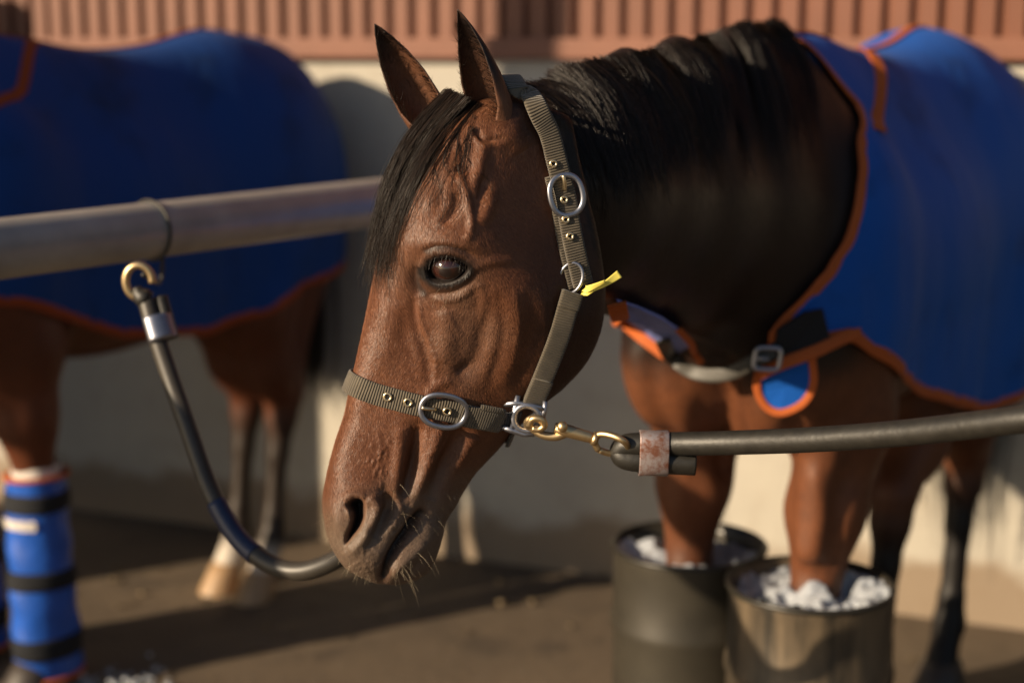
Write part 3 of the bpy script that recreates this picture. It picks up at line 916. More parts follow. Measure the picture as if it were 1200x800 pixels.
dk = [bd, headDark]; gy = [np.zeros(len(BV)), headGrey]
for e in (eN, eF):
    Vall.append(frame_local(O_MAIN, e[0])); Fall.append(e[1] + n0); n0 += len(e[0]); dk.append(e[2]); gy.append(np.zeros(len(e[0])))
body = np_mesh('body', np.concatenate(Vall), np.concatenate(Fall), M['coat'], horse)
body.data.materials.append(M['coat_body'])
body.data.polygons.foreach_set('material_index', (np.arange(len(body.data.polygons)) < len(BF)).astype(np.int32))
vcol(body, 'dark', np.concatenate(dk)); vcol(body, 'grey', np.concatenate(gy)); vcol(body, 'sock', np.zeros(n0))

# eyes
def eye_parts(side):
    c = Q(523, 316, .0); px, py = c[0], c[1]
    # lateral position: a little inside the undisturbed surface at the opening
    k = np.argmin((U0 - 523) ** 2 + (V0 - 316) ** 2); ii, jj = np.unravel_index(k, U0.shape)
    bse = HB[ii, jj]; nn = NB[ii, jj]
    cl = bse - nn * .0195; cl = cl * np.array([1, 1, side]); nn = nn * np.array([1, 1, side])
    cw = h2w(cl); nw = h2w(nn) - HO
    ball = MB(); R = .0235
    V, F = [], []
    nu, nv = 40, 30
    # a cornea that bulges along the gaze direction
    g = unit(nw + (h2w(np.array([0, -.10, 0.0])) - HO)); s = unit(np.cross(g, HZ)); t = np.cross(s, g)
    for a in range(nv + 1):
        th = math.pi * a / nv
        for b in range(nu):
            p = 2 * math.pi * b / nu
            r = R * (1 + .10 * math.exp(-(th / .55) ** 2))
            V.append(cw + r * (math.cos(th) * g + math.sin(th) * (math.cos(p) * s * 1.10 + math.sin(p) * t * .95)))
    for a in range(nv):
        for b in range(nu):
            F.append((a * nu + b, (a + 1) * nu + b, (a + 1) * nu + (b + 1) % nu, a * nu + (b + 1) % nu))
    V = frame_local(O_MAIN, np.array(V))
    U = [(a / nv, b / nu) for a in range(nv + 1) for b in range(nu)]
    e = MB().add(V, F, U).build('eye', M['eye'], horse)
    return cw, g
def eye_mat():
    m, nt, b = nodes('dark_eye')
    uv = nt.nodes.new('ShaderNodeUVMap'); sx = nt.nodes.new('ShaderNodeSeparateXYZ'); nt.links.new(uv.outputs[0], sx.inputs[0])
    c = ramp(nt, sx.outputs[0], [(0, (.010, .006, .006)), (.085, (.012, .006, .005)), (.12, (.040, .011, .006)), (.20, (.030, .009, .006)), (.235, (.010, .006, .005)), (.30, (.016, .010, .008)), (.4, (.02, .014, .012))])
    c = mix(nt, math_n(nt, 'MULTIPLY', noise(nt, 300, 3, stretch=(1, 1, 4)), .5), c, (.01, .005, .004))
    setc(nt, b, c); b.inputs['Roughness'].default_value = .12
    b.inputs['Coat Weight'].default_value = 1; b.inputs['Coat Roughness'].default_value = .03
    b.inputs['Coat IOR'].default_value = 1.45
    return m
M['eye'] = eye_mat()
EYEC, EYEG = eye_parts(1); eye_parts(-1)
# eyelashes and whiskers
def strands(roots, dirs, length, K=7, droop=0.0, jitter=.15):
    C = []
    for r, d, L in zip(roots, dirs, length):
        d = unit(d + RNG.normal(size=3) * jitter); s = np.linspace(0, 1, K)[:, None]
        C.append(r + d * L * s + np.array([0, 0, -droop * L]) * s ** 2 + RNG.normal(size=3) * L * .06 * s ** 2)
    return np.array(C)
R_, D_, L_ = [], [], []
for t in np.linspace(0, 1, 34):
    p = catmull([(503, 303), (515, 298), (531, 299), (546, 308)], 50)[int(t * 49)]
    h, n = hit_px(*p)
    R_.append(h + n * .001); D_.append(n * .9 - HZ * .35 - HA * .25); L_.append(.008 + .005 * RNG.random())
lash = hair_mesh('eyelash', frame_local(O_MAIN, strands(R_, D_, L_, 6, .4, .2)), .00028, M['mane'], horse)
R_, D_, L_ = [], [], []
def whisk(region, n, lmin, lmax, dirf):
    for _ in range(n):
        u, v = region(); h, nn = hit_px(u, v)
        if h is None: continue
        R_.append(h); D_.append(dirf(nn)); L_.append(lmin + (lmax - lmin) * RNG.random() ** 2)
line = lambda pts, sd: (lambda: tuple(catmull(np.array(pts, float), 60)[RNG.integers(60)] + RNG.normal(size=2) * sd))
whisk(line([(458, 670), (478, 664), (495, 650), (503, 632)], 4), 22, .008, .040, lambda n: n * .6 - HZ * .9 + HA * .35)
whisk(line([(396, 655), (415, 668), (440, 676)], 4), 40, .003, .012, lambda n: n * .7 - HZ * .7 - HA * .2)
whisk(line([(450, 660), (470, 634), (488, 610)], 5), 18, .003, .009, lambda n: n * .7 + HA * .5 - HZ * .3)
whisk(line([(386, 600), (388, 630), (395, 650)], 4), 24, .006, .022, lambda n: n * .5 - HA * .9 - HZ * .1)
whisk(line([(505, 620), (540, 575), (575, 545), (600, 510)], 5), 60, .004, .013, lambda n: n * .4 - HZ * .5 + HA * .6)
whisk(line([(508, 345), (530, 350)], 8), 5, .02, .05, lambda n: n + HZ * .1)
whisk(line([(470, 660), (500, 600), (440, 600)], 22), 12, .02, .05, lambda n: n - HZ * .3)
tag(hair_mesh('whisker', frame_local(O_MAIN, strands(R_, D_, L_, 8, .3, .25)), .00012, M['whisker'], horse), kind='stuff')

# short fringe along the ear rims
C_ = []
for e in (eN, eF):
    inn = e[4]; ax_ = e[5]; o_ = e[6]
    for k in range(800):
        a = RNG.integers(8, 58); bcol = RNG.choice([0, 1, 2, 41, 42, 43]) if RNG.random() < .8 else RNG.integers(4, 40)
        p = inn[a, bcol]; c = inn[a].mean(0)
        d = unit(.9 * unit(c - p) * (.5 if bcol in (0, 1, 2, 41, 42, 43) else .6) + .8 * o_ + .35 * ax_ + RNG.normal(size=3) * .3)
        L = .004 + .009 * RNG.random() * (1.5 if a < 30 else .8); s = np.linspace(0, 1, 5)[:, None]
        C_.append(p + d * L * s + ax_ * L * .5 * s ** 2)
hair_mesh('ear_hair', frame_local(O_MAIN, np.array(C_)), .00024, M['mane'], horse)

# short lying coat on the head
HNn = grid_normals(HN); _dI = np.gradient(HN, axis=0); _dJ = np.gradient(HN, axis=1)
_area = np.linalg.norm(np.cross(_dI, _dJ), axis=-1); _area[lid > -1.5] = 0; _area[nos > -1] = 0; _area[:3] = 0
def short_coat(n, side, seed):
    r = np.random.default_rng(seed); A = _area[:-1, :-1].ravel(); idx = r.choice(len(A), n, p=A / A.sum())
    i_ = idx // (NPH - 1); j_ = idx % (NPH - 1); fi, fj = r.random(n)[:, None], r.random(n)[:, None]
    p = (HN[i_, j_] * (1 - fi) + HN[i_ + 1, j_] * fi) * (1 - fj) + (HN[i_, j_ + 1] * (1 - fi) + HN[i_ + 1, j_ + 1] * fi) * fj
    n_ = HNn[i_, j_]; ang = (1.6 * vnoise(U0, V0, 60, 9) + .6 * vnoise(U0, V0, 14, 10))[i_, j_] + r.normal(size=n) * .12 + .25 + .5 * (j_ / NPH)
    t = unit(-unit(_dI[i_, j_]) * np.cos(ang)[:, None] + unit(_dJ[i_, j_]) * np.sin(ang)[:, None])
    L = (.0030 + .0030 * r.random(n)) * (1 - .45 * MUZ[i_, j_]); rise = .05 + .09 * r.random(n)
    w = unit(np.cross(n_, t) + n_ * r.normal(size=n)[:, None] * .17) * (.00013 + .00008 * r.random(n))[:, None]
    b0 = p + n_ * .00002; b1 = p + t * (L * .5)[:, None] + n_ * (L * rise)[:, None]; b2 = p + t * L[:, None] + n_ * (L * rise * 1.35)[:, None]
    V = np.stack([b0 - w, b0 + w, b1 - w * .8, b1 + w * .8, b2 - w * .15, b2 + w * .15], 1)
    if side < 0: V = V * np.array([1, 1, -1])
    o = np.arange(n)[:, None] * 6
    F = np.concatenate([o + np.array([0, 1, 3, 2]), o + np.array([2, 3, 5, 4])])
    return V.reshape(-1, 3), F, np.repeat(DARK[i_, j_], 6), np.repeat(GREY[i_, j_], 6)
_a = short_coat(190000, 1, 3); _b = short_coat(60000, -1, 4)
sc_ = np_mesh('short_coat', frame_local(O_MAIN, h2w(np.concatenate([_a[0], _b[0]]))), np.concatenate([_a[1], _b[1] + len(_a[0])]), M['coat_hair'], horse)
vcol(sc_, 'dark', np.concatenate([_a[2], _b[2]])); vcol(sc_, 'grey', np.concatenate([_a[3], _b[3]])); vcol(sc_, 'sock', np.zeros(len(_a[0]) + len(_b[0])))
vcol(sc_, 'rnd', np.repeat(RNG.random(250000), 6)); tag(sc_, kind='stuff')

# forelock: hair from the poll, down over the brow to the left
def clumps(guides, per, spread, conv=.5, lmin=.6):
    """hairs around each guide (K,3); spread at root/middle, converging to the tip"""
    out = []
    for g in guides:
        K = len(g); s = np.linspace(0, 1, K)[:, None]
        for _ in range(per):
            o = RNG.normal(size=3) * spread; o2 = RNG.normal(size=3) * spread * .5; L = lmin + (1 - lmin) * RNG.random()
            c = catmull(g, 60)[: max(8, int(60 * L))]; c = c[np.linspace(0, len(c) - 1, K).astype(int)]
            out.append(c + o * (1 - conv * s) + o2 * np.sin(s * math.pi) + RNG.normal(size=3) * .0035 * s ** 2)
    return np.array(out)
Ocv = np.array([(524, 106), (494, 130), (465, 170), (446, 215), (436, 262), (431, 300), (427, 334)], float)
Icv = np.array([(560, 122), (534, 142), (508, 180), (488, 218), (470, 256), (459, 296), (452, 334)], float)
guides = []
for k in range(100):
    t = RNG.beta(1.0, 1.25) if k > 20 else k / 20 * .95
    px = Ocv * (1 - t) + Icv * t
    px = px + np.sin(np.linspace(0, 3 + 2 * RNG.random(), 7))[:, None] * RNG.normal(size=2) * 3
    px[-1] += RNG.normal(size=2) * (6, 16); px[-2] += RNG.normal(size=2) * 3
    w = -.012 + t * .075 + RNG.normal() * .004
    pts = []
    for i_, (u, v) in enumerate(px):
        q = h2w(Q(u, v, w)); h, n = hit_px(u, v)
        lay = .004 + .016 * RNG.random() * (1 - t * .6)
        if h is not None:
            dcam = unit(CAM - h)
            q2 = h + dcam * (lay + .006)
            q = q2
        pts.append(q)
    pts = np.array(pts)
    for _ in range(2): pts[1:-1] = pts[1:-1] * .5 + (pts[:-2] + pts[2:]) * .25
    guides.append(catmull(pts, 16))
fl = clumps(guides, 18, .0018, .75, .42)
# wisps straying over the forehead
wg = []
for k in range(16):
    x0 = 520 + RNG.random() * 40; y0 = 135 + RNG.random() * 20
    px = np.array([(x0, y0), (x0 - 18 + RNG.normal() * 8, y0 + 45), (x0 - 20 + RNG.normal() * 14, y0 + 90), (x0 - 38 + RNG.normal() * 18, y0 + 135)])
    pts = []
    for u, v in px:
        h, n = hit_px(u, v); pts.append(h + n * .003 if h is not None else h2w(Q(u, v, .05)))
    wg.append(catmull(np.array(pts), 16))
fl = np.concatenate([fl, clumps(wg, 3, .0012, .2)])
hair_mesh('forelock', frame_local(O_MAIN, fl), .00034, M['forelock'], horse, .25)

# mane: combed over to the near side of the neck
crest_px = catmull([(612, 104), (650, 96), (700, 84), (760, 70), (820, 54), (870, 36), (915, 22)], 200)
crest_Y = np.interp(np.linspace(0, 1, 200), [0, .25, .5, .75, 1], [2.20, 2.36, 2.55, 2.78, 3.02])
mg = []
locks = [(RNG.random(), 95 + 85 * RNG.random(), RNG.normal() * 12, RNG.random()) for _ in range(95)]
for k in range(600):
    lk = locks[k % 95]
    t = min(max(lk[0] + RNG.normal() * .008, 0), .999); j_ = int(t * 199); u0, v0 = crest_px[j_] + RNG.normal(size=2) * (2, 1.2); Y0 = crest_Y[j_]
    L = lk[1] * (.85 + .2 * RNG.random()); sway = (84 - 40 * t) + lk[2] + RNG.normal() * 4
    pts = []; K = 8
    for s in np.linspace(0, 1, K):
        u = u0 + sway * (s ** .75) + 4 * math.sin(s * 4 + 6 * lk[3]); v = v0 + (L * s ** 1.7)
        h, n = hit_px(u, v + 3, NECKT)
        base_ = P(u, v, Y0 - .03)
        if h is not None and h[1] < Y0 + .25:
            q = h + n * (.007 + .010 * math.sin(s * math.pi) * RNG.random()) + HZ * .012 * (1 - s) ** 3
        else:
            q = base_ + HZ * .0
        pts.append(q)
    pts = np.array(pts)
    for _ in range(4): pts[1:-1] = pts[1:-1] * .5 + (pts[:-2] + pts[2:]) * .25
    mg.append(catmull(pts, 14))
mh = clumps(mg, 17, .0030, .75, .55)
hair_mesh('mane', frame_local(O_MAIN, mh), .00042, M['mane'], horse, .25)
# flyaway hairs above the crest
fg = []
for k in range(60):
    j_ = RNG.integers(200); p0 = P(*crest_px[j_], crest_Y[j_]) - HZ * .01
    fg.append(catmull(np.array([p0, p0 + HZ * .02 + HL * .01, p0 + HZ * (.015 + .02 * RNG.random()) + HA * .04 * RNG.normal(), p0 + HA * .07 * RNG.random() + HZ * .012]), 10))
# tail
def tail(o, parent, x0=-1.27, z0=1.28, z1=.22, mat='mane', yo=0.0):
    tg = []
    for k in range(90):
        a = RNG.normal() * .022; b = RNG.normal() * .045; e = RNG.random()
        tg.append(catmull(np.array([(x0 + .06, b * .3, z0), (x0 - .05 + a, b * .7, z0 - .08), (x0 - .09 + a * 2, b * 1.2 + yo * .6, z0 - .35), (x0 - .08 + a * 2, b * 1.3 + yo, z0 - .7), (x0 - .06 + a * 2, b * .8 + yo, z1 + .25 * e)]), 12))
    C = clumps(tg, 16, .006, .5)
    return hair_mesh('tail', C, .0009, M[mat], parent, .3)
_tb = frame_local(O_MAIN, P(1122, 600, 4.02)); print('tail', _tb)
tail(O_MAIN, horse, x0=-1.18, z1=.16, yo=_tb[1])
for x, y in ((_bn[0] + .03, _bn[1]), (_bf[0] + .05, _bf[1]), (-.825, .15), (_hf[0] + .09, _hf[1])):
    hoof('hoof', x, y, M['hoof_dark'], horse)

# ------------------------------------------------------------------ rugs
def rug_space(tree, zc=1.12, ra=.24):
    T = tree
    def point(q, th, s, off=.012):
        """q along the flank then round the chest, th degrees from the spine, s side"""
        al = max(q, 0) / ra; x0 = min(q, 0.0)
        hor = np.array([math.sin(al), s * math.cos(al), 0.0])
        if th <= 90:
            t = math.radians(th); c = np.array([x0, 0, zc]); d = math.cos(t) * HZ + math.sin(t) * hor
        else:
            c = np.array([x0, 0, zc - (th - 90) * .0075]); d = hor
        r = T.ray_cast(Vector(c + d * .95), Vector(-d))
        p = np.array(r[0]) if r[0] is not None else c + d * .1
        if th > 90:      # cloth hangs from the widest part instead of following the belly
            c9 = np.array([x0, 0, zc]); r9 = T.ray_cast(Vector(c9 + hor * .95), Vector(-hor))
            w9 = np.linalg.norm(np.array(r9[0]) - c9); w = (p - c) @ d
            p = c + d * max(w, w9 * (.985 - .0011 * (th - 90)))
        return p + d * off
    def inv(p):
        x, y, z = p
        if x > 0: al = math.atan2(x, abs(y)); q = al * ra; rr = math.hypot(x, y)
        else: q = x; rr = abs(y)
        th = math.degrees(math.atan2(rr, z - zc)) if z > zc else 90 + (zc - z) / .0075
        return q, th
    return point, inv
def smooth_n(Pg, k=1):
    for _ in range(k):
        Pg[1:-1, 1:-1] = Pg[1:-1, 1:-1] * .4 + .15 * (Pg[:-2, 1:-1] + Pg[2:, 1:-1] + Pg[1:-1, :-2] + Pg[1:-1, 2:])
    return Pg
def make_rug(name, label, cat, O, tree, front, hem, rear, mats, group, front_far=None, stripe=None, seed=0):
    point, inv = rug_space(tree)
    root = thing(name, label, cat, O, HROT, group)
    def side_grid(s, fr):
        n1, n2 = 110, 70; Gd = np.empty((n1, n2, 3)); QT = np.empty((n1, n2, 2))
        for a in range(n1):
            for b in range(n2):
                th = 60.0 * b / (n2 - 1); q = 0
                for _ in range(4):
                    q = rear + (np.interp(th, fr[0], fr[1]) - rear) * (a / (n1 - 1)) ** .92
                    th = b / (n2 - 1) * np.interp(q, hem[0], hem[1])
                QT[a, b] = q, th; Gd[a, b] = point(q, th, s)
        fold = .5 * vnoise(QT[..., 0] * 1000, QT[..., 1] * 1.2, 60, seed) + .35 * vnoise(QT[..., 0] * 1000, QT[..., 1] * 2, 26, seed + 3)
        amp = .004 + .020 * np.clip((QT[..., 1] - 60) / 70, 0, 1)
        Gd[..., 1] += s * fold * amp
        return smooth_n(Gd, 2), QT
    V, F, nV = [], [], 0
    edges = {}
    for s, fr in ((1, front), (-1, front_far or front)):
        Gd, QT = side_grid(s, fr); n1, n2 = Gd.shape[:2]
        edges[s] = Gd
        V.append(Gd.reshape(-1, 3))
        for a in range(n1 - 1):
            for b in range(n2 - 1):
                p = nV + a * n2 + b; f = (p, p + n2, p + n2 + 1, p + 1)
                F.append(f[::-1] if s > 0 else f)
        nV += n1 * n2
    cloth = np_mesh('cloth', np.concatenate(V), F, mats[0], root)
    md = cloth.modifiers.new('thickness', 'SOLIDIFY'); md.thickness = .004; md.offset = -1
    def gnorm(Gd, s):
        n = unit(np.cross(np.gradient(Gd, axis=0), np.gradient(Gd, axis=1)))
        return n if (n[50, 30, 1] * s) > 0 else -n
    mb = MB()
    for s in (1, -1):
        Gd = edges[s]; n = gnorm(Gd, s)
        mb.add(*band(Gd[-1] + n[-1] * .001, n[-1], .023, .003))            # neck opening
        mb.add(*band(Gd[:, -1] + n[:, -1] * .001, n[:, -1], .026, .003))   # hem
    mb.build('binding', mats[1], root)
    sp = MB(); Gd = edges[1]; n = gnorm(Gd, 1)
    up = np.repeat(HZ[None], len(Gd), 0)
    sp.add(*band(catmull(Gd[:, 0][::4], 120) + HZ * .003, np.repeat(HZ[None], 120, 0), .022, .005)); sp.build('spine_binding', mats[1], root)
    if stripe is not None:
        for s in (1, -1):
            a0, b1 = stripe; Gd = edges[s]; n = gnorm(Gd, s); idx = []
            for b in range(0, b1):
                t = b / (b1 - 1); idx.append((int(a0 + (len(Gd) - 2 - a0) * t ** .85), b))
            pts = np.array([Gd[i_] for i_ in idx]); nn = np.array([n[i_] for i_ in idx])
            MB().add(*band(pts + nn * .003, nn, .028, .004)).build('shoulder_binding', mats[1], root)
    return root, edges, point, inv
point_m, inv_m = rug_space(TRUNK)
def px_to_qt(lst, tree_w):
    out = []
    for u, v in lst:
        h, n = hit_px(u, v, tree_w)
        if h is not None: out.append(inv_m(frame_local(O_MAIN, h)))
    return out
TW = BVHTree.FromPolygons([tuple(v) for v in frame_world(O_MAIN, TV)], [tuple(int(x) for x in f) for f in TF])
fq = sorted([(t, q) for q, t in px_to_qt([(1003, 130), (1004, 180), (1003, 230), (992, 280), (967, 320), (940, 350), (905, 388)], TW)])
print('front q/theta', [(round(float(t)), round(float(q), 3)) for t, q in fq])
f_th = [0, 12] + [max(14 + i_, t) for i_, (t, q) in enumerate(fq)] + [140]; f_q = [-.03, -.07] + [q for t, q in fq] + [fq[-1][1]]
ff_th = [0, 12, 40, 60, 78, 86, 94, 102, 140]; ff_q = [-.03, -.07, -.04, .03, .17, .26, .34, .41, .42]
hq = [(-1.3, 1.12 - .70), (-1.0, .74), (-.75, .735), (-.5, .80), (-.25, .87), (-.05, .95), (.06, 1.02), (.13, 1.05), (.20, 1.045), (.28, 1.035), (.40, 1.02)]
hem_m = ([-1.35, -1.0, -.75, -.5, -.25, -.05, .06, .13, .20, .28, .40], [90 + (1.12 - z) / .0075 for z in (.86, .74, .735, .80, .87, .95, 1.005, 1.045, 1.04, 1.03, 1.02)])
rug1, E1, _, _ = make_rug('horse_rug', 'royal blue rug with orange binding worn by the foreground horse', 'horse rug', O_MAIN, TRUNK, (f_th, f_q), hem_m, -1.20, (M['rug'], M['orange']), None, (f_th, [min(x, .21) for x in f_q]), None, 11)

# shoulder binding of the front rug
def stripe_pts(s):
    out = []
    for q_, th_ in ((-.46, 3), (-.40, 9), (-.33, 16), (-.24, 23), (-.15, 30), (-.06, 37)): out.append(point_m(q_, th_, s, .020))
    return catmull(np.array(out), 40)
for s_ in (1, -1):
    q_ = stripe_pts(s_); c_n = unit(q_ - np.array([-.3, 0, 1.15]))
    MB().add(*band(q_, c_n, .028, .004)).build('shoulder_binding', M['orange'], rug1)

# chest fastening of the front rug
def wp(u, v, Y): return frame_local(O_MAIN, P(u, v, Y))
fastY = 2.66
def chest_px(u, v, lift=.02):
    h, n = hit_px(u, v, TW)
    if h is None: h = P(u, v, 2.72); n = np.array([-.3, -.95, 0])
    return frame_local(O_MAIN, h + n * lift)
def flat_patch(pxs, lift, thick=.004, name='patch', mat=None, parent=None):
    pts = [chest_px(u, v, lift) for u, v in pxs]; n = len(pts); c = np.mean(pts, 0)
    V = [c] + pts; F = [(0, 1 + k, 1 + (k + 1) % n) for k in range(n)]
    o = MB().add(np.array(V), F).build(name, mat, parent, smooth=False)
    md = o.modifiers.new('thickness', 'SOLIDIFY'); md.thickness = thick; md.offset = 0
    return o
flat_patch([(903, 378), (930, 362), (950, 360), (961, 402), (930, 414), (903, 424)], .030, .006, 'fastening_patch', M['black_fabric'], rug1)
flat_patch([(893, 426), (940, 408), (944, 440), (936, 462), (915, 473), (902, 466), (894, 448)], .028, .006, 'chest_flap', M['rug'], rug1)
fp = catmull(np.array([chest_px(u, v, .031) for u, v in [(897, 418), (891, 430), (894, 450), (902, 467), (916, 473), (934, 463), (943, 442), (941, 412)]]), 40)
MB().add(*band(fp, np.repeat((frame_local(O_MAIN, CAM) - fp[20])[None], 40, 0), .014, .004)).build('flap_binding', M['orange'], rug1)
hp = catmull(np.array([chest_px(u, v, .031) for u, v in [(893, 428), (915, 419), (945, 408), (975, 394), (992, 389)]]), 30)
MB().add(*band(hp, np.repeat((frame_local(O_MAIN, CAM) - hp[15])[None], 30, 0), .022, .006)).build('flap_binding', M['orange'], rug1)
flat_patch([(716, 338), (740, 346), (768, 360), (794, 374), (812, 392), (800, 404), (775, 392), (748, 376), (728, 358)], .020, .005, 'chest_lining', M['rug_lining'], rug1)
for pl_, w_ in (([(714, 338), (724, 355), (742, 374), (764, 390), (792, 405)], .028), ([(790, 370), (806, 386), (819, 400), (828, 411)], .012)):
    q_ = catmull(np.array([chest_px(u, v, .024) for u, v in pl_]), 24)
    MB().add(*band(q_, np.repeat((frame_local(O_MAIN, CAM) - q_[12])[None], 24, 0), w_, .004)).build('chest_binding', M['orange'], rug1)
sp_ = np.array([chest_px(u, v, l) for u, v, l in [(778, 384, .02), (800, 400, .035), (825, 411, .045), (855, 412, .05), (882, 405, .045), (905, 400, .036)]])
sp_ = catmull(sp_, 40); nrm = np.repeat((frame_local(O_MAIN, CAM) - sp_[20])[None], 40, 0)
MB().add(*band(sp_, nrm, .026, .004)).build('leather_strap', M['leather'], rug1)
bk = chest_px(894, 404, .052); bz = frame_local(np.zeros(3), np.zeros(3))
def frame_ring(c, e1, e2, w, h, r, rc=.3, seg=8, n=40, pw=3.0):
    """rounded rectangular / oval ring of wire radius r"""
    t = np.linspace(0, 2 * math.pi, n, endpoint=False)
    x = np.sign(np.cos(t)) * np.abs(np.cos(t)) ** (2 / pw) * w / 2; y = np.sign(np.sin(t)) * np.abs(np.sin(t)) ** (2 / pw) * h / 2
    pts = np.array(c) + x[:, None] * np.array(e1) + y[:, None] * np.array(e2)
    return tube(pts, r, seg, up=np.cross(e1, e2), closed=True)
e1 = unit(frame_local(np.zeros(3), np.array([1, .0, -.04]))); e2 = unit(frame_local(np.zeros(3), np.array([.12, 0, 1.0])))
b_ = MB().add(*frame_ring(bk, e1, e2, .044, .038, .0042, pw=5)).build('buckle', M['steel'], rug1)
MB().add(*tube([bk - e1 * .020, bk + e1 * .004 + np.array([.004, 0, 0])], .0028, 8)).build('prong', M['steel'], b_)

# ------------------------------------------------------------------ halter
def hit_any(u, v):
    best = (None, None)
    for T_ in (HEADT, NECKT):
        h, n = hit_px(u, v, T_)
        if h is not None and (best[0] is None or h[1] < best[0][1]): best = (h, n)
    return best
def strap_path(px, n, lift, sm=4):
    p = catmull(np.array(px, float), n); W, Nn = [], []
    for u, v in p:
        h, nn = hit_any(u, v)
        if h is None:
            b = HEADT.find_nearest(Vector(P(u, v, 2.05))); h = np.array(b[0]); nn = np.array(b[1])
        W.append(h + nn * lift); Nn.append(nn)
    W, Nn = np.array(W), np.array(Nn)
    for _ in range(sm):
        W[1:-1] = W[1:-1] * .5 + (W[:-2] + W[2:]) * .25; Nn[1:-1] = Nn[1:-1] * .5 + (Nn[:-2] + Nn[2:]) * .25
    return W, unit(Nn)
HLOC = h2w(Q(600, 480, 0))
halter = thing('halter', 'olive webbing halter with oval buckles on the foreground horse head', 'halter', HLOC)
def rel(t): return (np.asarray(t[0]) - HLOC,) + tuple(t[1:])
def mirror(W): L = w2h(W); L[..., 2] *= -1; return h2w(L)
def mirrorv(Nv): q = np.stack([Nv @ HA, Nv @ HZ, -(Nv @ HLat)], -1); return q[:, :1] * HA + q[:, 1:2] * HZ + q[:, 2:3] * HLat
SW = .0285
Wn, Nn_ = strap_path([(413, 453), (425, 457), (454, 465), (490, 474), (522, 480), (555, 487), (590, 493)], 90, .0022)
# over the bridge of the nose to the far side
_kp = [i_ for i_, p in enumerate(Wn) if project(p)[0] > 438][0]
_ri = int(np.argmin(np.abs(V0[:, 0] - 448))); _h = HB[_ri]; _js = [0, 10, 22, 36, 52]
arc = np.array([h2w(_h[j_] + np.array([0, 0, 0.0])) for j_ in _js if project(h2w(_h[j_]))[0] < 430]); carc = h2w(np.array([_h[120][0], _h[120][1], 0.0]))
arcn = unit(arc - carc); arc = arc + arcn * .005
_all = np.concatenate([arc, Wn[_kp:_kp + 12:4]]); _alln = np.concatenate([arcn, Nn_[_kp:_kp + 12:4]])
_a = catmull(_all, 26)[:-8]; _an = unit(catmull(_alln, 26))[:-8]
nearp = np.concatenate([_a, Wn[_kp + 2:]]); nearn = np.concatenate([_an, Nn_[_kp + 2:]])
full = np.concatenate([mirror(nearp)[::-1], nearp[1:]]); fulln = np.concatenate([mirrorv(nearn)[::-1], nearn[1:]])
for _ in range(4):
    full[1:-1] = full[1:-1] * .5 + (full[:-2] + full[2:]) * .25; fulln[1:-1] = unit(fulln[1:-1] * .5 + (fulln[:-2] + fulln[2:]) * .25)
nb = MB().add(*rel(band(full, fulln, SW, .0032))).build('noseband', M['web'], halter)
k1 = [i_ for i_, p in enumerate(Wn) if 536 < project(p)[0] < 587]
MB().add(*rel(band(Wn[k1] + Nn_[k1] * .004, Nn_[k1], SW * 1.04, .0034))).build('keeper', M['web'], nb)
k1 = [i_ for i_, p in enumerate(Wn) if 556 < project(p)[0] < 584]
Bv = unit(np.cross(np.gradient(Wn, axis=0), Nn_)); up_ = Bv if Bv[40, 2] > 0 else -Bv
MB().add(*rel(band(Wn[k1] + Nn_[k1] * .0045 + up_[k1] * .0165, Nn_[k1], .007, .0035))).build('keeper', M['web'], nb)
W2, N2 = strap_path([(584, 491), (596, 489), (607, 487)], 14, .004)
MB().add(*rel(band(W2, N2, .022, .003))).build('fitting_loop', M['web_dark'], halter)
mw = mirror(W2); MB().add(*rel(band(mw, mirrorv(N2), .022, .003))).build('fitting_loop', M['web_dark'], halter)
# cheek straps
def to_cam(W, Nv, k): return unit(Nv + k * unit(CAM - W))
Wc, Nc = strap_path([(621, 470), (634, 440), (645, 412), (655, 385), (663, 358), (667, 343)], 60, .004); Nc = to_cam(Wc, Nc, .9); Wc = Wc + Nc * .003
ck = MB().add(*rel(band(Wc, Nc, SW, .0034))).build('cheek_strap', M['web'], halter)
MB().add(*rel(band(Wc[:12] + Nc[:12] * .0036, Nc[:12], SW * 1.02, .003))).build('stitched_end', M['web'], ck)
MB().add(*rel(band(Wc[-14:] + Nc[-14:] * .0036, Nc[-14:], SW * 1.02, .003))).build('stitched_end', M['web'], ck)
MB().add(*rel(band(mirror(Wc), mirrorv(Nc), SW, .0034))).build('cheek_strap', M['web'], halter)
# crown strap: from the cheek ring up over the poll
Wk_, Nk_ = strap_path([(679, 334), (673, 306), (665, 266), (659, 230), (649, 190), (638, 152), (622, 122), (606, 107)], 110, .006); Nk_ = to_cam(Wk_, Nk_, .7); Wk_ = Wk_ + Nk_ * .003
mk_, mn_ = mirror(Wk_)[::-1], mirrorv(Nk_)[::-1]
top = (Wk_[-1] + mk_[0]) / 2 + HZ * .020
over = catmull(np.array([Wk_[-4], Wk_[-1] + HZ * .004, top, mk_[0] + HZ * .004, mk_[3]]), 30)[3:-3]
cpts = np.concatenate([Wk_, over, mk_]); cn = np.concatenate([Nk_, unit(np.repeat(HZ[None], len(over), 0) * 1.0 + np.linspace(1, -1, len(over))[:, None] * HLat), mn_])
for _ in range(6):
    cpts[1:-1] = cpts[1:-1] * .5 + (cpts[:-2] + cpts[2:]) * .25; cn[1:-1] = unit(cn[1:-1] * .5 + (cn[:-2] + cn[2:]) * .25)
cr = MB().add(*rel(band(cpts, cn, SW * .98, .0032))).build('crown_strap', M['web_dark2'] if 'web_dark2' in M else M['web'], halter)
low = slice(0, 58)
Bk = unit(np.cross(np.gradient(Wk_, axis=0), Nk_)); Bk = Bk * np.sign(-(Bk[20] @ HA))
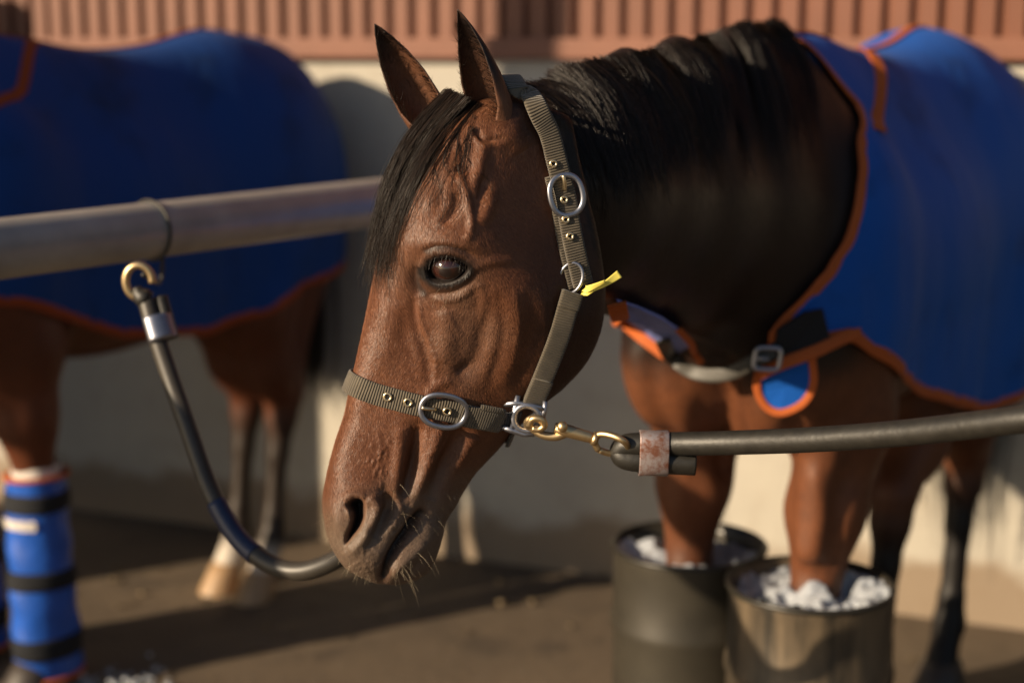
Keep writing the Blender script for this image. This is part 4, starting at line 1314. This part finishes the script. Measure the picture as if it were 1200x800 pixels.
MB().add(*rel(band(Wk_[low] - Nk_[low] * .004 + Bk[low] * .006, Nk_[low], SW * .98, .003))).build('doubled_layer', M['web'], cr)
# buckles and eyelets
def oval_buckle(u, v, w, h, ang, path, nrm, parent, tongue=1):
    pr = np.array([project(p) for p in path]); k = np.argmin(((pr - [u, v]) ** 2).sum(1)); c = path[k] + nrm[k] * .0065
    T = unit(path[min(k + 3, len(path) - 1)] - path[k - 3]); Nn = unit(nrm[k] - (nrm[k] @ T) * T); B = np.cross(Nn, T)
    a = math.radians(ang); e1_ = T * math.cos(a) + B * math.sin(a); e2_ = -T * math.sin(a) + B * math.cos(a)
    t = np.linspace(0, 2 * math.pi, 56, endpoint=False)
    pts = c + (np.sign(np.cos(t)) * np.abs(np.cos(t)) ** .86 * w / 2)[:, None] * e1_ + (np.sign(np.sin(t)) * np.abs(np.sin(t)) ** .86 * h / 2)[:, None] * e2_ - HLOC
    pts = pts - Nn * (np.cos(t)[:, None] ** 2 * .0022)
    b = MB().add(*tube(pts, .0034, 10, up=Nn, closed=True, sq=(.75, 1.1))).build('buckle', M['steel'], parent)
    s0 = c - HLOC - e1_ * (w / 2) * tongue
    MB().add(*tube(catmull(np.array([s0 + Nn * .0035, s0 + e1_ * .008 * tongue + Nn * .003, s0 + e1_ * .019 * tongue - Nn * .002]), 8), [.0026] * 8, 8)).build('tongue', M['brass_pale'], b)
    return c
def eyelet(u, v, path, nrm, parent, r=.0046):
    pr = np.array([project(p) for p in path]); k = np.argmin(((pr - [u, v]) ** 2).sum(1)); k = min(max(k, 2), len(path) - 3)
    T = unit(path[k + 2] - path[k - 2]); Nn = unit(nrm[k] - (nrm[k] @ T) * T); B = np.cross(Nn, T)
    d = unit(ray(u, v)); c0 = path[k] + Nn * .0045; t_ = ((c0 - CAM) @ Nn) / (d @ Nn); c = CAM + d * t_ - HLOC
    a = np.linspace(0, 2 * math.pi, 20, endpoint=False)
    pts = c + r * (np.cos(a)[:, None] * T + np.sin(a)[:, None] * B)
    o = MB().add(*tube(pts, .0016, 6, up=Nn, closed=True)).build('eyelet', M['brass_pale'], parent)
    V, F, U = lathe([(r * .85, 0), (.0001, 0)], 16); V = np.array(V)
    MB().add(c - Nn * .0002 + V[:, :1] * T + V[:, 1:2] * B, F).build('eyelet_hole', M['black_fabric'], o)
oval_buckle(520, 479, .0600, .0430, 0, Wn, Nn_, nb)
for p in ((454, 465), (478, 471.5), (524, 482)): eyelet(*p, Wn, Nn_, nb)
oval_buckle(659, 229, .0520, .0440, 0, Wk_, Nk_, cr, -1)
for p in ((648.5, 192), (661, 234), (663, 257), (668, 277)): eyelet(*p, Wk_, Nk_, cr, .0040)
# square fitting with the tie ring, both sides
h0, n0_ = hit_any(600, 487); YF = h0[1] - .010
def fitting(side):
    mb = MB(); pl = lambda u, v, dy=0: P(u, v, YF + dy)
    parts = [tube([pl(607, 463), pl(603, 484), pl(601, 503)], .0042, 8, sq=(1, .8)), tube([pl(590, 473.5), pl(606, 472), pl(622, 475), pl(638, 479)], .0040, 8),
             tube([pl(588, 500), pl(600, 504), pl(614, 508.5), pl(626, 508)], .0042, 8), tube([pl(639, 470), pl(638, 482), pl(635, 492)], .0036, 8)]
    t = np.linspace(0, 2 * math.pi, 40, endpoint=False)
    parts.append(tube(pl(617, 490) + (.0172 * np.cos(t))[:, None] * np.array([1.0, 0, 0]) + (.0172 * np.sin(t))[:, None] * HZ, .0044, 10, up=(0, 1, 0), closed=True))
    for q in parts:
        V = q[0] if side > 0 else mirror(q[0])
        F = q[1] if side > 0 else [f[::-1] for f in q[1]]
        mb.add(V - HLOC, F, q[2])
    return mb.build('tie_fitting', M['steel'], halter)
fitting(1); fitting(-1)
# chin strap under the jaw
_rj = int(np.argmin(np.hypot(U0[:, -1] - 598, V0[:, -1] - 512))); _jl = [205, 214, 222, 230, 236, 239]
_half = h2w(HB[_rj][_jl]); cl = catmull(np.concatenate([_half, mirror(_half)[::-1][1:]]), 44)
cmid = h2w(np.array([*HB[_rj][150][:2], 0.0])); cnn = unit(cl - cmid); cl = cl + cnn * .003
MB().add(*rel(band(cl, cnn, .024, .003))).build('chin_strap', M['web'], halter)
# cheek ring
def ring_mesh(c, e1_, e2_, w, h, r): 
    t = np.linspace(0, 2 * math.pi, 36, endpoint=False)
    return tube(np.array(c) + (w / 2 * np.cos(t))[:, None] * e1_ + (h / 2 * np.sin(t))[:, None] * e2_, r, 8, up=np.cross(e1_, e2_), closed=True)
hr, nr = hit_any(666, 326); rc = hr + nr * .006
for s in (1, -1):
    q = ring_mesh(rc, unit(HA + .4 * HLat), unit(HZ * 1.0 + HA * .15), .030, .040, .0022)
    MB().add((q[0] if s > 0 else mirror(q[0])) - HLOC, q[1] if s > 0 else [f[::-1] for f in q[1]]).build('cheek_ring', M['steel'], halter)
# ribbon on the cheek strap
hy, ny = hit_any(679, 342)
yp = catmull(np.array([hy + ny * .012, P(690, 341, hy[1] - .022), P(706, 334, hy[1] - .026), P(716, 328, hy[1] - .024), P(726, 321, hy[1] - .020)]), 24)
yn = unit(np.array([[.1, -1, .35 * math.cos(i_ / 4)] for i_ in range(24)]))
rb = MB().add(*rel(band(yp, yn, np.interp(np.arange(24), [0, 8, 23], [.016, .006, .011]), .0012))).build('ribbon', M['yellow'], halter)
MB().add(*rel(band(yp[:14] + HZ * .004 + np.array([0, -.003, 0]), yn[:14], np.linspace(.012, .004, 14), .0012))).build('ribbon_fold', M['yellow'], rb)

# ------------------------------------------------------------------ tie ropes
def tie_things():
    Y0 = YF - .006
    L = P(745, 530, Y0)
    root = thing('tie_rope', 'black rubber tie line clipped by a brass snap to the near side of the halter', 'tie rope', L, 0, 'rubber covered tie lines')
    r_ = lambda t: (np.asarray(t[0]) - L,) + tuple(t[1:])
    pl = lambda u, v, dy=0: P(u, v, Y0 + dy)
    # snap hook
    sn = MB()
    sn.add(*r_(tube([pl(650, 501), pl(662, 504), pl(690, 512), pl(696, 514)], [.0070, .0090, .0076, .0066], 12)))
    sn.add(*r_(tube(catmull(np.array([pl(664, 506), pl(652, 511, .001), pl(638, 510, .003), pl(625, 504, .006), pl(618, 498, .004), pl(620, 492, -.004), pl(629, 490, -.008), pl(637, 494, -.008)]), 30), np.interp(np.arange(30), [0, 12, 29], [.0068, .0052, .0050]), 10)))
    sn.add(*r_(tube(catmull(np.array([pl(620, 499, -.006), pl(624, 491, -.011), pl(634, 491, -.012), pl(638, 498, -.010), pl(632, 503, -.008), pl(624, 502, -.007)]), 26), .0046, 10)))
    snap = sn.build('snap_hook', M['brass'], root)
    V, F, U = lathe([(.0001, .0075), (.004, .0065), (.0065, .003), (.007, 0), (.0065, -.003), (.004, -.0065), (.0001, -.0075)], 16)
    MB().add(np.array(V) + pl(659, 500, -.008) - L, F).build('thumb_knob', M['brass'], snap)
    MB().add(*r_(tube([pl(694, 513), pl(697, 514), pl(700, 514.6)], [.0094, .0098, .0090], 12))).build('swivel', M['brass'], snap)
    MB().add(*r_(tube(catmull(np.array([pl(701, 527, .002), pl(697, 518), pl(702, 509, -.002), pl(716, 510, -.012), pl(730, 516, -.018), pl(736, 524, -.006), pl(730, 532, .010), pl(714, 531, .008), pl(702, 527, .003)]), 44), .0046, 10))).build('snap_eye', M['brass'], snap)
    # hose: doubled back through the eye
    R = .0158
    path = [P(815, 543, Y0 - .001), P(785, 541.5, Y0), P(750, 539, Y0 + .002), P(733, 536, Y0 + .006), P(728, 529, Y0 + .010), P(735, 522, Y0 + .006), P(752, 520.5, Y0 + .001),
            P(790, 520, Y0 - .002), P(860, 518.5, Y0 - .045), P(950, 515, Y0 - .12), P(1060, 507, Y0 - .21), P(1200, 491, Y0 - .325)]
    end = frame_world(O_MAIN, np.array([1.10, .90, 1.19]))
    pp = np.array(path + [P(1290, 482, Y0 - .38), end])
    pc = catmull(pp, 170)
    hose = MB().add(*r_(tube(pc, R, 20))).build('rubber_hose', M['rubber'], root)
    cl_ = MB(); 
    t = np.linspace(0, 2 * math.pi, 40, endpoint=False)
    # oval metal sleeve round both runs of hose
    ca, cb = pl(748.5, 530.3, 0), pl(783, 531, 0); ax = unit(cb - ca); w_ = unit(np.cross(ax, HZ)); upv = np.cross(w_, ax)
    if upv[2] < 0: upv = -upv
    V, F, U = [], [], []
    for i_, (f_, k_) in enumerate(((0, .96), (0.0, 1.0), (.04, 1.03), (.5, 1.0), (.96, 1.03), (1, 1.0), (1, .94))):
        c = ca + (cb - ca) * f_
        for k in range(40):
            sx_, sy_ = math.cos(t[k]), math.sin(t[k])
            V.append(c - L + w_ * (.0185 * k_ * np.sign(sx_) * abs(sx_) ** .8) + upv * (.0298 * k_ * np.sign(sy_) * abs(sy_) ** .62)); U.append((f_, t[k]))
        if i_: F += [((i_ - 1) * 40 + k, (i_ - 1) * 40 + (k + 1) % 40, i_ * 40 + (k + 1) % 40, i_ * 40 + k) for k in range(40)]
    MB().add(V, F, U).build('metal_sleeve', M['worn_metal'], root)
    MB().add(*r_(tube([end - np.array([0, 0, .01]), end + np.array([.02, 0, .03])], .006, 8))).build('end_link', M['steel'], root)
    return pc
tie_things()
RA = P(0, 286, 2.50); RB_ = P(430, 243, 3.22); RZ = (RA[2] + RB_[2]) / 2
rd = unit(np.array([*(RB_ - RA)[:2], 0]))
def tie_left():
    top_ = P(166, 322, 2.46)
    root = thing('tie_rope', 'black rubber covered tie line drooping from the metal rail behind the muzzle', 'tie rope', top_, 0, 'rubber covered tie lines')
    r_ = lambda t: (np.asarray(t[0]) - top_,) + tuple(t[1:])
    farfit = mirror(P(617, 495, YF)[None])[0]
    pts = [P(172, 352, 2.45), P(184, 395, 2.43), P(199, 440, 2.41), P(220, 500, 2.38), P(246, 572, 2.34), P(276, 626, 2.30), P(310, 657, 2.26), P(346, 669, 2.23), P(385, 660, 2.22), P(430, 632, 2.23), P(490, 585, 2.22), farfit + np.array([-.03, .05, -.05]), farfit + np.array([-.005, .02, -.01])]
    pc = catmull(np.array(pts), 150)
    MB().add(*r_(tube(pc, .0145, 16))).build('rubber_hose', M['rubber_worn'], root)
    pr = np.array([project(p) for p in pc])
    def seg(y0, y1, x1=320): return [i_ for i_, q in enumerate(pr) if y0 < q[1] < y1 and q[0] < x1]
    k = seg(588, 652, 303); MB().add(*r_(tube(pc[k], .0156, 16))).build('tape_band', M['navy_tape'], root)
    k = seg(372, 402); 
    dbl = pc[seg(345, 402)] + np.array([.020, .008, .004]); MB().add(*r_(tube(dbl, .0115, 14))).build('hose_end', M['rubber'], root)
    MB().add(*r_(tube(pc[k] + np.array([.009, 0, .003]), .025, 18, sq=(.68, 1.0)))).build('metal_sleeve', M['steel'], root)
    t = np.linspace(-.6, 1.5 * math.pi, 30)
    e = P(163, 330, 2.45) + (.021 * np.cos(t + .5))[:, None] * np.array([1, 0, 0]) + (.026 * np.sin(t + .5))[:, None] * HZ
    MB().add(*r_(tube(e, .0062, 10, up=(0, 1, 0)))).build('snap_hook', M['brass'], root)
    lp = catmull(np.array([P(168, 322, 2.47), P(171, 300, 2.48), P(174, 262, 2.50)]), 12)
    _c = np.array([174, 262]); _w = P(174, 262, 2.50); _t = np.linspace(0, 2 * math.pi, 40, endpoint=False)
    _m = (174 - 600) / FPX; _s = (_m * RA[1] - RA[0]) / (rd[0] - _m * rd[1]); _cc = RA + rd * _s; _cc[2] = RZ; _sd = np.cross(rd, HZ)
    for _o in (0.0,):
        MB().add(*r_(tube(_cc + rd * _o + .0525 * (np.cos(_t)[:, None] * _sd + np.sin(_t)[:, None] * HZ), .0028, 8, up=rd, closed=True))).build('wire_wrap', M['leather'], root)
    lp = catmull(np.array([P(168, 322, 2.47), _cc - HZ * .09 + _sd * .02, _cc - HZ * .045 + _sd * .03]), 12)
    MB().add(*r_(tube(lp, .0035, 8))).build('hanging_wire', M['leather'], root)
    MB().add(*r_(tube(catmull(np.array([P(172, 352, 2.45), P(163, 343, 2.45), P(160, 336, 2.45)]), 8), [.0158] * 3 + [.013, .011, .009, .007, .006], 12))).build('hose_tip', M['rubber'], root)
M['rubber_worn'] = simple('worn_rubber', (.034, .029, .023), .45, 0, .5, 40, .4, .3, .0008)
M['navy_tape'] = simple('navy_tape', (.010, .018, .055), .4, 0, .5, 60, .3, .1)
tie_left()

# ------------------------------------------------------------------ yard: ground, wall, rails
gm = MB()
n_ = 40; xs = np.sign(np.linspace(-1, 1, n_)) * np.abs(np.linspace(-1, 1, n_)) ** 3 * 150
V = [(x, y + 3, 0) for x in xs for y in xs]; F = [(i_ * n_ + j_, (i_ + 1) * n_ + j_, (i_ + 1) * n_ + j_ + 1, i_ * n_ + j_ + 1) for i_ in range(n_ - 1) for j_ in range(n_ - 1)]
tag(gm.add(V, F).build('ground', M['ground']), kind='structure')

wa = G(80, 602)[:2]; wb = G(1190, 746)[:2]; wdir = unit(np.append(wb - wa, 0)); wrot = math.atan2(wdir[1], wdir[0])
wback = np.array([-wdir[1], wdir[0], 0])
W0 = np.array([*wa, 0.0]) + wback * .06
build_ = thing('stable_building', 'long stable wall of pale plaster under red corrugated siding', 'stable building', W0, wrot)
def wpt(x, y, z): return W0 + wdir * x + wback * y + HZ * z
mb = MB(); X0, X1 = -6.0, 3.9; ZW = 1.505
mb.add([(X0, 0, -.1), (X1, 0, -.1), (X1, 0, ZW), (X0, 0, ZW), (X0, .2, -.1), (X1, .2, -.1), (X1, .2, ZW), (X0, .2, ZW)],
       [(0, 1, 2, 3), (5, 4, 7, 6), (3, 2, 6, 7), (0, 4, 5, 1), (0, 3, 7, 4), (1, 5, 6, 2)])
mb.build('plaster_wall', M['plaster'], build_, smooth=False)
MB().add(*box(7.4, .06, 1.70, 7.0, .2, 3.5)).build('unseen_dark_wall', M['dark_timber'], build_, smooth=False); X1 = 10.9  # added out of view, dark so it bounces little light onto the horse
mb = MB(); mb.add(*box((X0 + X1) / 2, -.012, ZW + .028, X1 - X0, .05, .060)); mb.build('flashing', M['flashing'], build_, smooth=False, bevel=.006)
per = .0715; nper = 14; prof = [(0, 0), (.07, 0), (.18, -.020), (.80, -.020), (.91, 0)]
pw = per * nper; sheet = None; k = 0; x = X0
while x < 3.9 - .01:
    if sheet is None:
        V, F = [], []
        for c in range(nper):
            for a, d in prof: V += [((c + a) * per, d, 0), ((c + a) * per, d, 1.9)]
        V += [(pw, 0, 0), (pw, 0, 1.9)]
        for c in range(len(V) // 2 - 1): F.append((2 * c, 2 * c + 2, 2 * c + 3, 2 * c + 1))
        sheet = MB().add(V, F).build('siding_sheet', M['siding'], build_, smooth=False)
        md = sheet.modifiers.new('thickness', 'SOLIDIFY'); md.thickness = .0015
        o = sheet
    else:
        o = sheet.copy(); COL.objects.link(o); o.parent = build_
    o.location = (x, .012 + (k % 2) * .0022, ZW + .055); k += 1; x += pw - .004
mb = MB(); mb.add(*box((X0 + X1) / 2, .24, 3.5, X1 - X0, .8, .12)); mb.build('eave', M['flashing'], build_, smooth=False)
mb = MB(); mb.add(*box((X0 + X1) / 2, .125, 2.5, X1 - X0, .12, 1.9)); mb.build('backing_wall', M['concrete'], build_, smooth=False)

# rails between the stalls
def rail(A, B, label, group, posts):
    A = np.array(A, float); B = np.array(B, float)
    root = thing('tie_rail', label, 'tie rail', (A[0], A[1], 0), 0, group); o = np.array([A[0], A[1], 0])
    MB().add(*(lambda t: (t[0] - o, t[1], t[2]))(tube(np.linspace(A, B, 40), .049, 28))).build('pipe', M['pipe'], root)
    for f in posts:
        p = A + (B - A) * f - o
        MB().add(*tube([(p[0], p[1], 0), (p[0], p[1], p[2] - .049)], .038, 20)).build('post', M['pipe'], root)
        MB().add(*tube([(p[0], p[1], 0.0), (p[0], p[1], .012)], .09, 20)).build('foot_plate', M['pipe'], root)
    return root
A_ = np.array([*(RA[:2] - rd[:2] * 1.5), RZ]); tw = np.dot(W0[:2] - A_[:2], wback[:2]) / np.dot(rd[:2], wback[:2]); B_ = A_ + rd * (tw - .01)
rail(A_, B_, 'worn galvanised pipe rail slanting away behind the horse head', 'pipe rails between the stalls', [.06])
rA = frame_world([O_MAIN[0], O_MAIN[1], 0], np.array([1.20, .95, RZ])); rB = frame_world([O_MAIN[0], O_MAIN[1], 0], np.array([-1.1, .95, RZ]))
rail(rA, rB, 'galvanised pipe rail beside the near flank of the foreground horse', 'pipe rails between the stalls', [.42, .95])

# roof post with its cabinet, unseen to the left, added in the sun's way to shape the wall shadow
pp_ = np.array([.17, 4.55]) - 3.75 * unit(SUN_TRAVEL)
post = thing('roof_post', 'tall unseen concrete roof post with an added shadow-casting cabinet', 'roof post', (pp_[0], pp_[1], 0), math.atan2(SUN_TRAVEL[1], SUN_TRAVEL[0]))
MB().add(*box(0, .045, 2.4, .18, .18, 4.8)).build('column', M['concrete'], post, smooth=False, bevel=.01)
MB().add(*box(.17, 0, 1.86, .12, .42, .96)).build('blocker', M['steel_paint'] if 'steel_paint' in M else M['concrete'], post, smooth=False, bevel=.01)  # added to broaden the post's shadow, like the bracket
MB().add(*box(.14, -.0, 1.83, .05, .62, .045)).build('bracket', M['pipe'], post, smooth=False, bevel=.005)

# barrels of ice
def barrel(c, label, mat, ang):
    root = thing('ice_barrel', label, 'barrel', (c[0], c[1], 0), ang, 'open barrels of ice round the front legs')
    R = .152; H = .55
    prof = [(.0001, .012), (R * .93, .012), (R * .97, 0.0), (R * .99, .02), (R, .14), (R * 1.03, .155), (R * 1.03, .17), (R, .185), (R, .37), (R * 1.03, .385), (R * 1.03, .40), (R, .415), (R, H - .02), (R * 1.02, H - .008), (R * 1.015, H), (R * .975, H), (R * .965, H - .02), (R * .965, .03), (.0001, .03)]
    MB().add(*lathe(prof, 64)).build('shell', mat, root)
    t = np.linspace(0, 2 * math.pi, 64, endpoint=False)
    MB().add(*tube(np.stack([R * 1.015 * np.cos(t), R * 1.015 * np.sin(t), np.full(64, H)], 1), .0058, 10, closed=True)).build('rim', M['barrel_dark'], root)
    return root
barrel(BAR_N, 'worn tan streaked barrel of ice around the near front leg', M['barrel'], .3)
barrel(BAR_F, 'black barrel of ice around the far front leg', M['barrel_mid'] if 'barrel_mid' in M else M['barrel'], 2.1)
def ice(c, label, seed, zmid, tilt, group='crushed ice heaped in the barrels'):
    n = 70; R = .146; V = []; rng = np.random.default_rng(seed)
    xs = np.linspace(-1, 1, n); Xg, Yg = np.meshgrid(xs, xs, indexing='ij')
    # square to disc map
    u = Xg * np.sqrt(1 - Yg ** 2 / 2); v = Yg * np.sqrt(1 - Xg ** 2 / 2)
    z = zmid + tilt[0] * u + tilt[1] * v + .055 * vnoise(u * 100, v * 100, 40, seed) + .030 * vnoise(u * 100, v * 100, 16, seed + 1) + .008 * vnoise(u * 100, v * 100, 6, seed + 2)
    Vt = np.stack([u * R + c[0], v * R + c[1], z], -1).reshape(-1, 3)
    F = [(i_ * n + j_, (i_ + 1) * n + j_, (i_ + 1) * n + j_ + 1, i_ * n + j_ + 1) for i_ in range(n - 1) for j_ in range(n - 1)]
    o = np_mesh('crushed_ice', Vt, F, M['ice'], None, True, None, (c[0], c[1], zmid))
    tag(o, label, 'ice', group, 'stuff')
ice(BAR_N, 'white crushed ice filling the near tan barrel', 31, .530, (.01, -.01))
ice(BAR_F, 'bluish crushed ice low in the far black barrel', 41, .515, (-.01, .01))
# spilled ice at the wrapped leg
cV, cF = [], []
mbi = MB(); sp0 = G(125, 800)
for k in range(70):
    c = sp0 + np.array([RNG.normal() * .10, RNG.normal() * .06, 0]); s = .004 + .008 * RNG.random()
    V, F = box(0, 0, s * .5, s * 1.6, s * 1.3, s); V = np.array(V); a = RNG.random() * 6; V = np.stack([V[:, 0] * math.cos(a) - V[:, 1] * math.sin(a), V[:, 0] * math.sin(a) + V[:, 1] * math.cos(a), V[:, 2] * (.7 + .6 * RNG.random(8))], 1)
    mbi.add(V + c, F)
tag(mbi.build('ice_chips', M['ice'], None, True, origin=(sp0[0], sp0[1], 0)), 'chips of ice scattered on the ground by the wrapped leg', 'ice chips', None, 'stuff')

# ------------------------------------------------------------------ the horse behind on the left
fo = G(46, 806); O_L = np.array([*fo[:2], 0]) + HF * .08 - HL * .145
hl1 = frame_local(O_L, G(262, 690)); hl2 = frame_local(O_L, G(302, 700)); print('hind hooves', hl1, hl2)
f2 = Field((-1.45, -.42, -.02), (1.0, .45, 1.80), .016)
trunk(f2)
NK2 = [(.0, 0, 1.26, .30, .165), (.25, 0, 1.36, .22, .12), (.5, -.05, 1.44, .17, .095), (.72, -.12, 1.48, .13, .08)]
neck(f2, NK2)
HX1, HX2 = hl1[0] + .93, hl2[0] + .93
legs(f2, [(.145, -.11), (-.145, -.13)], [(hl1[1], HX1), (hl2[1], HX2)])
# head of the second horse, turned away to the left
f2.chain([((.72, -.12, 1.50), .12), ((.92, -.22, 1.36), .105), ((1.10, -.32, 1.16), .062), ((1.17, -.36, 1.08), .058)], .06)
BV2, BF2 = surface_nets(f2.F, f2.lo, f2.h); BV2 = relax(BV2, BF2, 1)
TR2 = BVHTree.FromPolygons([tuple(v) for v in BV2], [tuple(int(x) for x in f) for f in BF2])
horse2 = thing('horse', 'bay horse behind the rail at left, under a blue rug, with pale hind fetlocks', 'horse', O_L, HROT)
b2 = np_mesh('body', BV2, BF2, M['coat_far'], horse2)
hindm = BV2[:, 0] < -.4
vcol(b2, 'dark', np.clip(sstep(-BV2[:, 2], -.60, -.42) * (BV2[:, 2] > .0), 0, 1)); vcol(b2, 'grey', np.zeros(len(BV2)))
vcol(b2, 'sock', np.where(hindm, sstep(-BV2[:, 2], -.17, -.11), 0))
hoof('hoof', -.93 + HX1, hl1[1], M['hoof'], horse2, .054); hoof('hoof', -.93 + HX2, hl2[1], M['hoof'], horse2, .054)
hoof('hoof', -.06, .145, M['hoof_dark'], horse2); hoof('hoof', -.08, -.145, M['hoof_dark'], horse2)
tail(O_L, horse2, x0=-1.18, z1=.45)
hem2 = ([-1.35, -1.15, -.95, -.8, -.6, -.3, 0, .3], [90 + (1.12 - z) / .0075 for z in (.95, .92, .90, .84, .82, .86, .98, 1.03)])
make_rug('horse_rug', 'blue rug in deep shade over the horse behind the rail', 'horse rug', O_L, TR2, (f_th, [x + .16 for x in f_q]), hem2, -1.20, (M['rug_shaded'], M['orange_shaded']), None, None, (70, 26), 23)
# ice wraps on its front legs
def leg_wrap(x, y, label):
    root = thing('leg_wrap', label, 'leg wrap', frame_world(O_L, np.array([x, y, 0])), HROT, 'blue ice wraps on the front legs')
    def ringp(z0, z1, r0, n=10, wob=.003, seed=0):
        V = []; F = []; m = 40
        for a in range(n):
            z = z0 + (z1 - z0) * a / (n - 1)
            for k in range(m):
                t = 2 * math.pi * k / m; r = (r0[0] + (r0[1] - r0[0]) * a / (n - 1)) * 1.0 + wob * math.sin(3 * t + seed + 9 * z) + wob * .8 * math.sin(z * 60 + 2 * t)
                V.append((r * math.cos(t) * 1.08, r * math.sin(t), z))
            if a: F += [((a - 1) * m + k, (a - 1) * m + (k + 1) % m, a * m + (k + 1) % m, a * m + k) for k in range(m)]
        return V, F
    MB().add(*ringp(.035, .535, (.078, .068), 40)).build('wrap_cloth', M['wrap_blue'], root)
    for z, h_, r_ in ((.475, .045, .0725), (.285, .045, .077), (.115, .05, .081)):
        MB().add(*ringp(z - h_ / 2, z + h_ / 2, (r_, r_), 6)).build('strap', M['black_fabric'], root).modifiers.new('t', 'SOLIDIFY').thickness = .004
    for z, r_ in ((.037, .080), (.535, .069)):
        t = np.linspace(0, 2 * math.pi, 48, endpoint=False)
        MB().add(*tube(np.stack([r_ * 1.08 * np.cos(t), r_ * np.sin(t), np.full(48, z)], 1), .0065, 8, closed=True)).build('edge_binding', M['orange'], root)
    MB().add(*ringp(.515, .560, (.060, .052), 8, .004)).build('fleece_cuff', M['fleece'], root)
    V, F = ringp(.415, .440, (.0755, .0755), 3, .002); kk = set()
    V = np.array(V); _wa = np.degrees(np.arctan2((V[:, :1] * HF + V[:, 1:2] * HL)[:, 1], (V[:, :1] * HF + V[:, 1:2] * HL)[:, 0])); F = [f for f in F if all(-165 < _wa[i_] < -75 for i_ in f)]
    MB().add(V, F).build('label_patch', M['fleece'], root, smooth=True)
leg_wrap(-.11, .145, 'blue wrap with black straps and a small pale label on a front leg')
leg_wrap(-.13, -.145, 'second blue wrap, mostly cut off by the left picture edge')

# boarded partition added out of view to the left, to shade the wall
q1 = np.array([-2.76, 3.69]); q2 = np.array([-1.88, 5.10]); qd = unit(np.append(q2 - q1, 0)); ql = np.linalg.norm(q2 - q1)
part_ = thing('shade_partition', 'dark boarded partition with square posts, added out of view to shade the wall', 'partition', (q1[0], q1[1], 0), math.atan2(qd[1], qd[0]))
bd0 = None
for k in range(11):
    if bd0 is None:
        bd0 = MB().add(*box(ql / 2, 0, 0, ql, .03, .138)).build('board', M['dark_timber'], part_, smooth=False, bevel=.004); o = bd0
    else:
        o = bd0.copy(); COL.objects.link(o); o.parent = part_
    o.location = (0, .002 * (k % 2), .16 + k * .144)
for x in (0.0, ql):
    MB().add(*box(x, -.06, .88, .09, .09, 1.76)).build('post', M['dark_timber'], part_, smooth=False, bevel=.004)

# straw and grit lying on the yard
db = MB(); rg = np.random.default_rng(12)
for k in range(150):
    c = np.array([rg.uniform(-2.2, 2.4), rg.uniform(3.0, 4.6), .004]); a = rg.random() * 6.28
    if rg.random() < .45:
        L = rg.uniform(.02, .07); V, F = box(0, 0, .002, L, .003, .003)
    else:
        L = rg.uniform(.006, .018); V, F = box(0, 0, L * .3, L, L * .8, L * .6)
    V = np.array(V) * (1 + .25 * rg.normal(size=(8, 1))); V = np.stack([V[:, 0] * math.cos(a) - V[:, 1] * math.sin(a), V[:, 0] * math.sin(a) + V[:, 1] * math.cos(a), V[:, 2]], 1)
    db.add(V + c, F)
tag(db.build('straw_litter', simple('straw_litter', (.13, .095, .055), .8, 0, .3, 20, .4, 0), None, True), 'bits of straw and grit strewn over the brown yard', 'litter', None, 'stuff')
part_['kind'] = 'thing'
